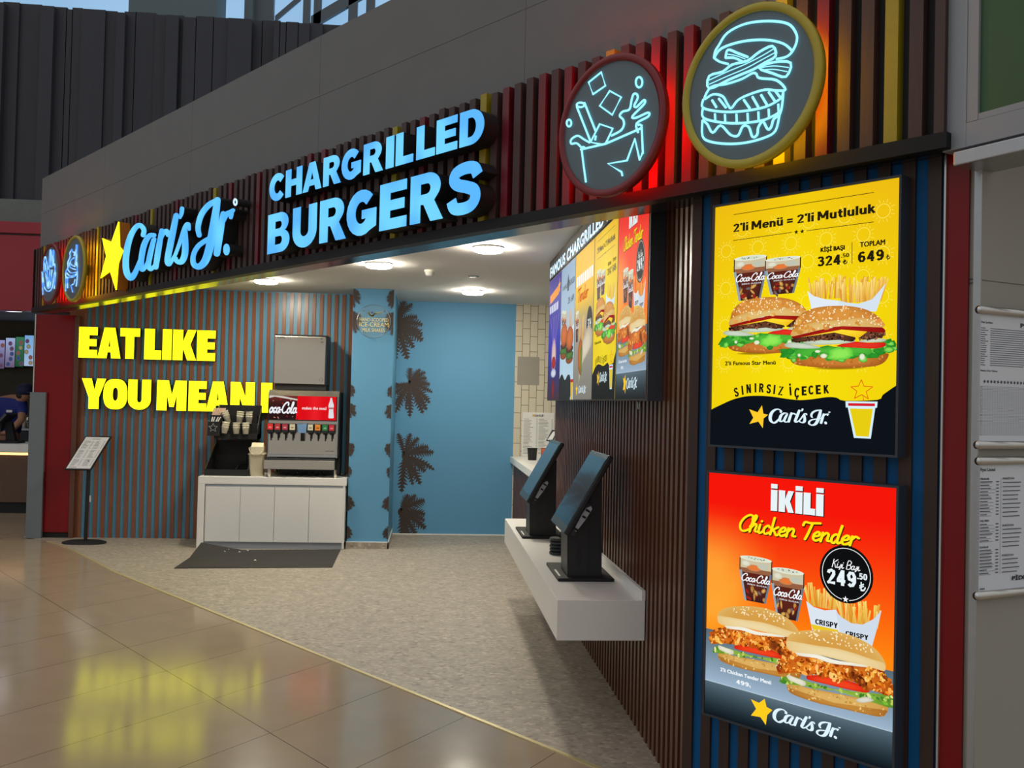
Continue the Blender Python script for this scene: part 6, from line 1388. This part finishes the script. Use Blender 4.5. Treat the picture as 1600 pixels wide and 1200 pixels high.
build(MB().box(pt.x-w*.6, pt.x+w, pt.y+.0, pt.y+.03, CZ, CZ+.02).box(pt.x-w*.45, pt.x+w, pt.y+.004, pt.y+.01, CZ+.02, CZ+hgt), 'holder', M['matte'], t)
P = Print(pt.y+.0035, .0004); x0, x1, z0, z1 = pt.x-w*.4, pt.x+w*.95, CZ+.025, CZ+hgt-.005
P.grad(x0, x1, z0, z1, lambda a, b_: mixc((190,40,40), (232,110,60), b_), 4, 4); P.blob(ell((x0+x1)/2, (z0+z1)/2, w*.4, hgt*.22, 12), (255,220,180), (240,150,100)); P.build('picture', M['ink'], t)
sx, sz_ = BK.px(853, 689, 9.6); ex_, ez_ = BK.px(864, 672, 9.6); wdt = BK.px(864, 690, 9.6)[0]-sx
t = thing('sign_holder', 'small tilted clear sign holder on the service counter beside the slatted wall', 'sign holder', BK, (sx, 9.6, CZ))
fb = MB(); fb.hexa([(sx, 9.58, sz_), (sx+wdt, 9.58, sz_), (sx+wdt, 9.6, sz_), (sx, 9.6, sz_), (ex_, 9.66, ez_), (ex_+wdt*.8, 9.66, ez_), (ex_+wdt*.8, 9.68, ez_), (ex_, 9.68, ez_)]); build(fb, 'frame', M['casing'], t)
gb_ = MB(); d_ = .012; gb_.hexa([(sx+d_, 9.575, sz_+d_), (sx+wdt-d_, 9.575, sz_+d_), (sx+wdt-d_, 9.58, sz_+d_), (sx+d_, 9.58, sz_+d_), (ex_+d_, 9.652, ez_-d_), (ex_+wdt*.8-d_, 9.652, ez_-d_), (ex_+wdt*.8-d_, 9.658, ez_-d_), (ex_+d_, 9.658, ez_-d_)]); build(gb_, 'card', M['paper'], t)
build(MB().box(sx+.01, sx+wdt, 9.58, 9.7, CZ, CZ+.012).tube([(sx+wdt*.5, 9.65, CZ+.01), (sx+wdt*.6, 9.62, sz_+.01)], .01, 8), 'foot', M['alu'], t)

# price sheets on the tiled wall
def sheet(name, label, fr, x0, x1, z0, z1, dy, fill, ink, rows, cols, heading=None, lg=False):
    t = thing(name, label, 'price list', fr, ((x0+x1)/2, dy, z0)); b = MB().box(x0, x1, dy, dy+.004, z0, z1); build(b, 'sheet', fill, t)
    P = Print(dy-.0008, .0003); W, H = x1-x0, z1-z0
    if lg: logo(P, x0+W*.38, x0+W*.68, z1-H*.10, z1-H*.04, (40,40,40)); P.poly(star(x0+W*.34, z1-H*.07, W*.05), (226,170,40))
    for c in range(cols):
        a = x0+W*(.04+c*.96/cols)
        for r_ in range(rows):
            z = z1-H*(.15+.8*r_/rows); P.line((a, z), (a+W*.9/cols*random.uniform(.35,.68), z), H*.009, ink, 0); P.line((a+W*.8/cols, z), (a+W*.88/cols, z), H*.009, ink, 0)
    P.build('printing', M['ink'], t)
random.seed(4)
y = 11.425
a, b_ = BK.px(808, 601, y), BK.px(843, 558, y); sheet('wall_notice', 'pale printed notice on the cream tiles beside the blue wall', BK, a[0], b_[0], a[1], b_[1], y, M['beige'], (150,144,130), 16, 3)
a, b_ = BK.px(815, 714, y), BK.px(866, 645, y); sheet('price_sheet', "white Carl's Jr. price sheet on the cream tiles above the black cup", BK, a[0], b_[0], a[1], b_[1], y, M['paper'], (130,128,122), 26, 2, lg=True)

# row of menu screens high on the right wall
YS = -.072; zb_, zt_ = 1.624, 2.63
ys = [7.95, 7.222, 6.504, 5.749, 5.008, 4.285]
t = thing('screen_rack', 'dark casing behind the row of menu screens on the slatted wall', 'screen casing', RW, (-6.1, 0, zb_))
build(MB().box(-7.955, -4.275, YS+.03, -.001, zb_, zt_), 'back_box', M['casing'], t); build(MB().box(-4.275, -4.262, YS, -.001, zb_-.002, zt_+.12), 'end_panel', M['casing'], t)
t = thing('lit_word_sign', 'white lit letters on a black band above the row of menu screens', 'sign', RW, (-6.1, 0, zt_+.004))
build(MB().box(-7.955, -4.277, YS-.003, -.001, zt_+.004, 2.788), 'backing_band', M['matte'], t)
P = Print(YS-.004, .0001); P.text('FAMOUS CHARGRILLED BURGERS', -7.9, -4.4, zt_+.015, zt_+.105, (222,240,255), .07)
P2 = MB(); n = len(P.v); P2.add(P.v, P.f)
build(P2, 'lettering', M['hdr'], t)
def to_screen(P, B, x0, x1, z0, z1): P.T = lambda a, b: (x0+(a-B['x0'])/(B['x1']-B['x0'])*(x1-x0), z0+(b-B['z0'])/(B['z1']-B['z0'])*(z1-z0))
UB = dict(x0=0, x1=1, z0=0, z1=1.4)
def blue_screen(P):
    P.grad(0, 1, 0, 1.4, lambda a, b: mixc((70,50,60), mixc((40,60,200), (60,50,150), b), min(1, b*2.2)), 4, 8)
    P.poly([(.08,1.12),(.8,1.17),(.8,1.27),(.08,1.22)], (246,150,30)); P.poly(star(.86, 1.25, .1), (250,170,40)); P.up()
    for i in range(5): P.poly([(.08+.15*i,1.0),(.19+.15*i,1.01),(.19+.15*i,1.1),(.08+.15*i,1.09)], (214,220,240), 0)
    for a in (-.25, -.1, 0, .12, .28): P.line((.5, .5), (.5+a*1.3, .95), .012, (190,150,220), 0)
    P.blob(ell(.5,.5,.2,.2), (236,200,180), (150,120,190)); P.blob(ell(.5,.42,.16,.07), (190,40,30), (120,30,40)); P.blob(ell(.5,.3,.22,.05), (220,226,236), (150,160,200)); P.blob(ell(.5,.12,.1,.12), (150,40,30), (90,30,50))
def lightblue_screen(P):
    P.grad(0, 1, 0, 1.4, lambda a, b: mixc((196,226,240), (150,178,206), b), 4, 8)
    P.text('FLAMİNG', .1, .42, 1.16, 1.22, (40,50,60), .03); P.text('BURGER', .6, .95, 1.16, 1.22, (40,50,60), .03); P.poly([(.46,1.12),(.56,1.12),(.6,1.2),(.51,1.3),(.43,1.2)], (70,80,90))
    P.text('324', .52, .68, .98, 1.05, (40,50,60), .03); P.text('649', .75, .92, .98, 1.05, (40,50,60), .03)
    glass(P, .08, .26, .62, .95, False); glass(P, .24, .42, .6, .93, False); fries(P, .5, .95, .7, .92, 14); P.poly([(.48,.74),(.7,.69),(.98,.75),(.92,.6),(.54,.6)], (226,232,240))
    for x_, z_ in ((.0, .42), (.42, .36)):
        P.blob(ell(x_+.28, z_+.05, .25, .05), (150,84,40), (120,60,26)); P.blob(ruffle(ell(x_+.28, z_+.09, .28, .045, 14), .02, 1), (80,130,60), (40,80,34)); P.blob(ell(x_+.28, z_+.15, .25, .04), (90,50,36), (50,30,24)); P.blob(ell(x_+.28, z_+.26, .25, .12), (214,116,52), (160,70,30))
    P.poly(cat([(0,.22),(.2,.27),(.42,.2),(.62,.25),(.8,.22),(.8,0),(0,0)], 3), (40,44,48)); P.poly([(.82,.2),(1,.2),(.96,0),(.85,0)], (226,190,60)); P.poly([(.81,.17),(1,.17),(1,.2),(.81,.2)], (200,40,50))
def wrap_screen(P):
    P.grad(0, 1, 0, 1.4, lambda a, b: mixc((120,118,112), mixc((170,164,150), (244,190,20), min(1, max(0, (b-.5)*6))), min(1, .2+b*1.6)), 4, 12)
    P.up()
    for i in range(8): P.poly([(.06+.115*i,1.08),(.15+.115*i,1.08),(.15+.115*i,1.18),(.06+.115*i,1.18)], (246,246,240), 0)
    P.script('Tender', .15, .75, .92, 1.06, (226,110,20), .14)
    P.poly(ell(.82, .68, .15, .15, 24), (20,20,22)); P.text('324', .73, .91, .64, .72, (236,240,240), .04)
    glass(P, .05, .24, .55, .85, False); fries(P, .25, .6, .55, .78, 16)
    P.blob(cat([(.3,.14),(.42,.3),(.92,.46),(.98,.58),(.8,.66),(.5,.56),(.36,.42)], 3, True), (226,214,190), (176,164,140)); P.blob(ruffle([(.26,.3),(.4,.22),(.5,.4),(.46,.56),(.34,.6),(.22,.46)], .02), (206,110,40), (150,80,30)); P.blob(ruffle(ell(.42, .36, .06, .14, 10), .02, 1), (110,150,60), (70,110,40))
    P.poly(star(.2, .09, .07), (255,204,40)); logo(P, .3, .72, .05, .13, (224,246,255))
defs = [('dark blue menu screen, farthest of the row on the slatted wall', UB, blue_screen), ('light blue menu screen, second farthest of the row on the slatted wall', UB, lightblue_screen), ('yellow and grey menu screen with a wrap, middle of the row', UB, wrap_screen),
        ('yellow menu screen with two burgers, second nearest of the row', BOX1, lambda P: yellow_poster(P, False)), ('orange menu screen with chicken burgers, nearest of the row', BOX2, lambda P: orange_poster(P, False))]
for i, (lab, B, fn) in enumerate(defs):
    x0, x1 = -ys[i]+.002, -ys[i+1]-.002
    t = thing('menu_screen', lab, 'screen', RW, ((x0+x1)/2, YS, zb_), 'menu screens on the slatted right wall')
    build(MB().box(x0, x1, YS, YS+.03, zb_, zt_), 'housing', M['matte'], t)
    P = Print(YS-.0005, .00001); to_screen(P, B, x0+.006, x1-.006, zb_+.008, zt_-.008); fn(P); P.build('picture', M['screenprint'], t)
cx, cz = RW.px(998, 629, -.05); tag(build(MB().tube(cat([(cx-.02, -.05, cz+.03-.028), (cx, -.05, cz-.03), (cx+.025, -.05, cz-.02), (cx+.02, -.05, cz)], 4), .004, 6), 'cable', M['alu'], None, RW, (cx, -.05, cz)), 'short grey cable loop hanging below the orange menu screen', 'cable')

# price boards of the neighbour on the right
random.seed(8)
def board(label, u0, v0, v1, fn):
    x0, z1 = WR.px(u0, v0, -.02); z0 = WR.px(u0, v1, -.02)[1]; x1 = x0+.62
    t = thing('price_board', label, 'price board', WR, ((x0+x1)/2, 0, z0), 'price boards on the white wall'); r = .013
    build(MB().box(x0+.004, x1-.004, -.012, -.001, z0+r, z1-r), 'back_board', M['alu'], t)
    for z in (z0+r, z1-r):
        b = MB(); b.lathe([(0, 0), (r, 0), (r, x1-x0), (0, x1-x0)], (x0, -.016, z), 16, 0, 'x'); o = build(b, 'clamp_rail', M['silver'], t)
        b = MB(); b.lathe([(0, -.003), (r*.85, -.003), (r*.85, 0)], (x0, -.016, z), 14, 0, 'x'); build(b, 'end_cap', M['chrome'], o)
    build(MB().box(x0, x0+.01, -.016, -.002, z0+2*r, z1-2*r), 'side_edge', M['alu'], t)
    P = Print(-.0125, .0002); P.poly([(x0+.012, z0+.02), (x1-.01, z0+.02), (x1-.01, z1-.02), (x0+.012, z1-.02)], (214,218,226)); fn(P, x0+.016, x1, z0+.025, z1-.025); P.build('printed_sheet', M['ink'], t)
def lines(P, x0, x1, zt, zb, n, col=(96,100,112), w=.0022, a=.5, c=1.):
    for i in range(n):
        z = zt+(zb-zt)*i/max(1, n-1); P.line((x0, z), (x0+(x1-x0)*random.uniform(a, c), z), w, col, 0)
def b1(P, x0, x1, z0, z1):
    H = z1-z0; P.up(); D = (40,42,50)
    P.text('Ürün İçerikleri', x0, x0+.055, z1-H*.075, z1-H*.05, D, .02); P.text('PİDE', x0+.19, x0+.27, z1-H*.085, z1-H*.035, D, .05)
    lines(P, x0, x0+.035, z1-H*.11, z1-H*.4, 18, (70,72,84)); lines(P, x0+.045, x0+.35, z1-H*.11, z1-H*.4, 18)
    P.text('Alerjen Ürün Tablosu', x0, x0+.08, z1-H*.455, z1-H*.435, D, .02); P.up()
    for i in range(16): P.poly(star(x0+.02+i*.016, z1-H*.53, .0065, .5, i*.7, 4), (50,52,60), 0)
    for i in range(34): P.line((x0, z1-H*(.57+.0115*i)), (x0+.35, z1-H*(.57+.0115*i)), .0008, (150,154,164), 0)
    P.up()
    for i in range(30): P.line((x0+.012+i*.0115, z1-H*.56), (x0+.012+i*.0115, z1-H*.955), .0008, (160,164,174), 0)
    P.up(); lines(P, x0, x0+.01, z1-H*.57, z1-H*.95, 34, (110,112,124), .0015)
def b2(P, x0, x1, z0, z1):
    H = z1-z0; P.up(); D = (36,38,46); P.text('Fiyat Listesi', x0, x0+.07, z1-H*.06, z1-H*.025, D, .03); P.line((x0+.098, z1-H*.11), (x0+.098, z0+H*.12), .001, (90,92,100))
    z = z1-H*.11
    for hd, n in (('PİDELER', 11), ('TAŞ FIRIN', 6), ('İÇECEKLER', 8)):
        P.text(hd, x0, x0+.042, z-.004, z+.004, D, .03); P.up()
        for i in range(n):
            z -= H*.026; P.line((x0, z), (x0+random.uniform(.03,.06), z), .0026, (60,62,72), 0); P.line((x0, z-H*.010), (x0+random.uniform(.05,.075), z-H*.010), .0012, (140,142,152), 0); P.line((x0+.075, z), (x0+.088, z), .003, (60,62,72), 0)
        z -= H*.05
    z = z1-H*.11
    for n in (9, 5, 4):
        P.text('PORSİYON', x0+.106, x0+.16, z-.004, z+.004, D, .03); P.up()
        for i in range(n): z -= H*.034; P.line((x0+.106, z), (x0+.106+random.uniform(.07,.1), z), .0026, (70,72,82), 0)
        z -= H*.07
    P.text('PİDE', x0+.155, x0+.225, z0+H*.065, z0+H*.11, D, .05); P.up()
    for i in range(3): P.poly(ell(x0+.004+i*.008, z0+H*.02, .003, .003, 8), (50,52,60), 0)
board('framed price board with a ruled table, upper one on the white wall at right', 1531, 477, 702, b1)
board('framed price board headed Fiyat Listesi, lower one on the white wall at right', 1530, 714, 938, b2)
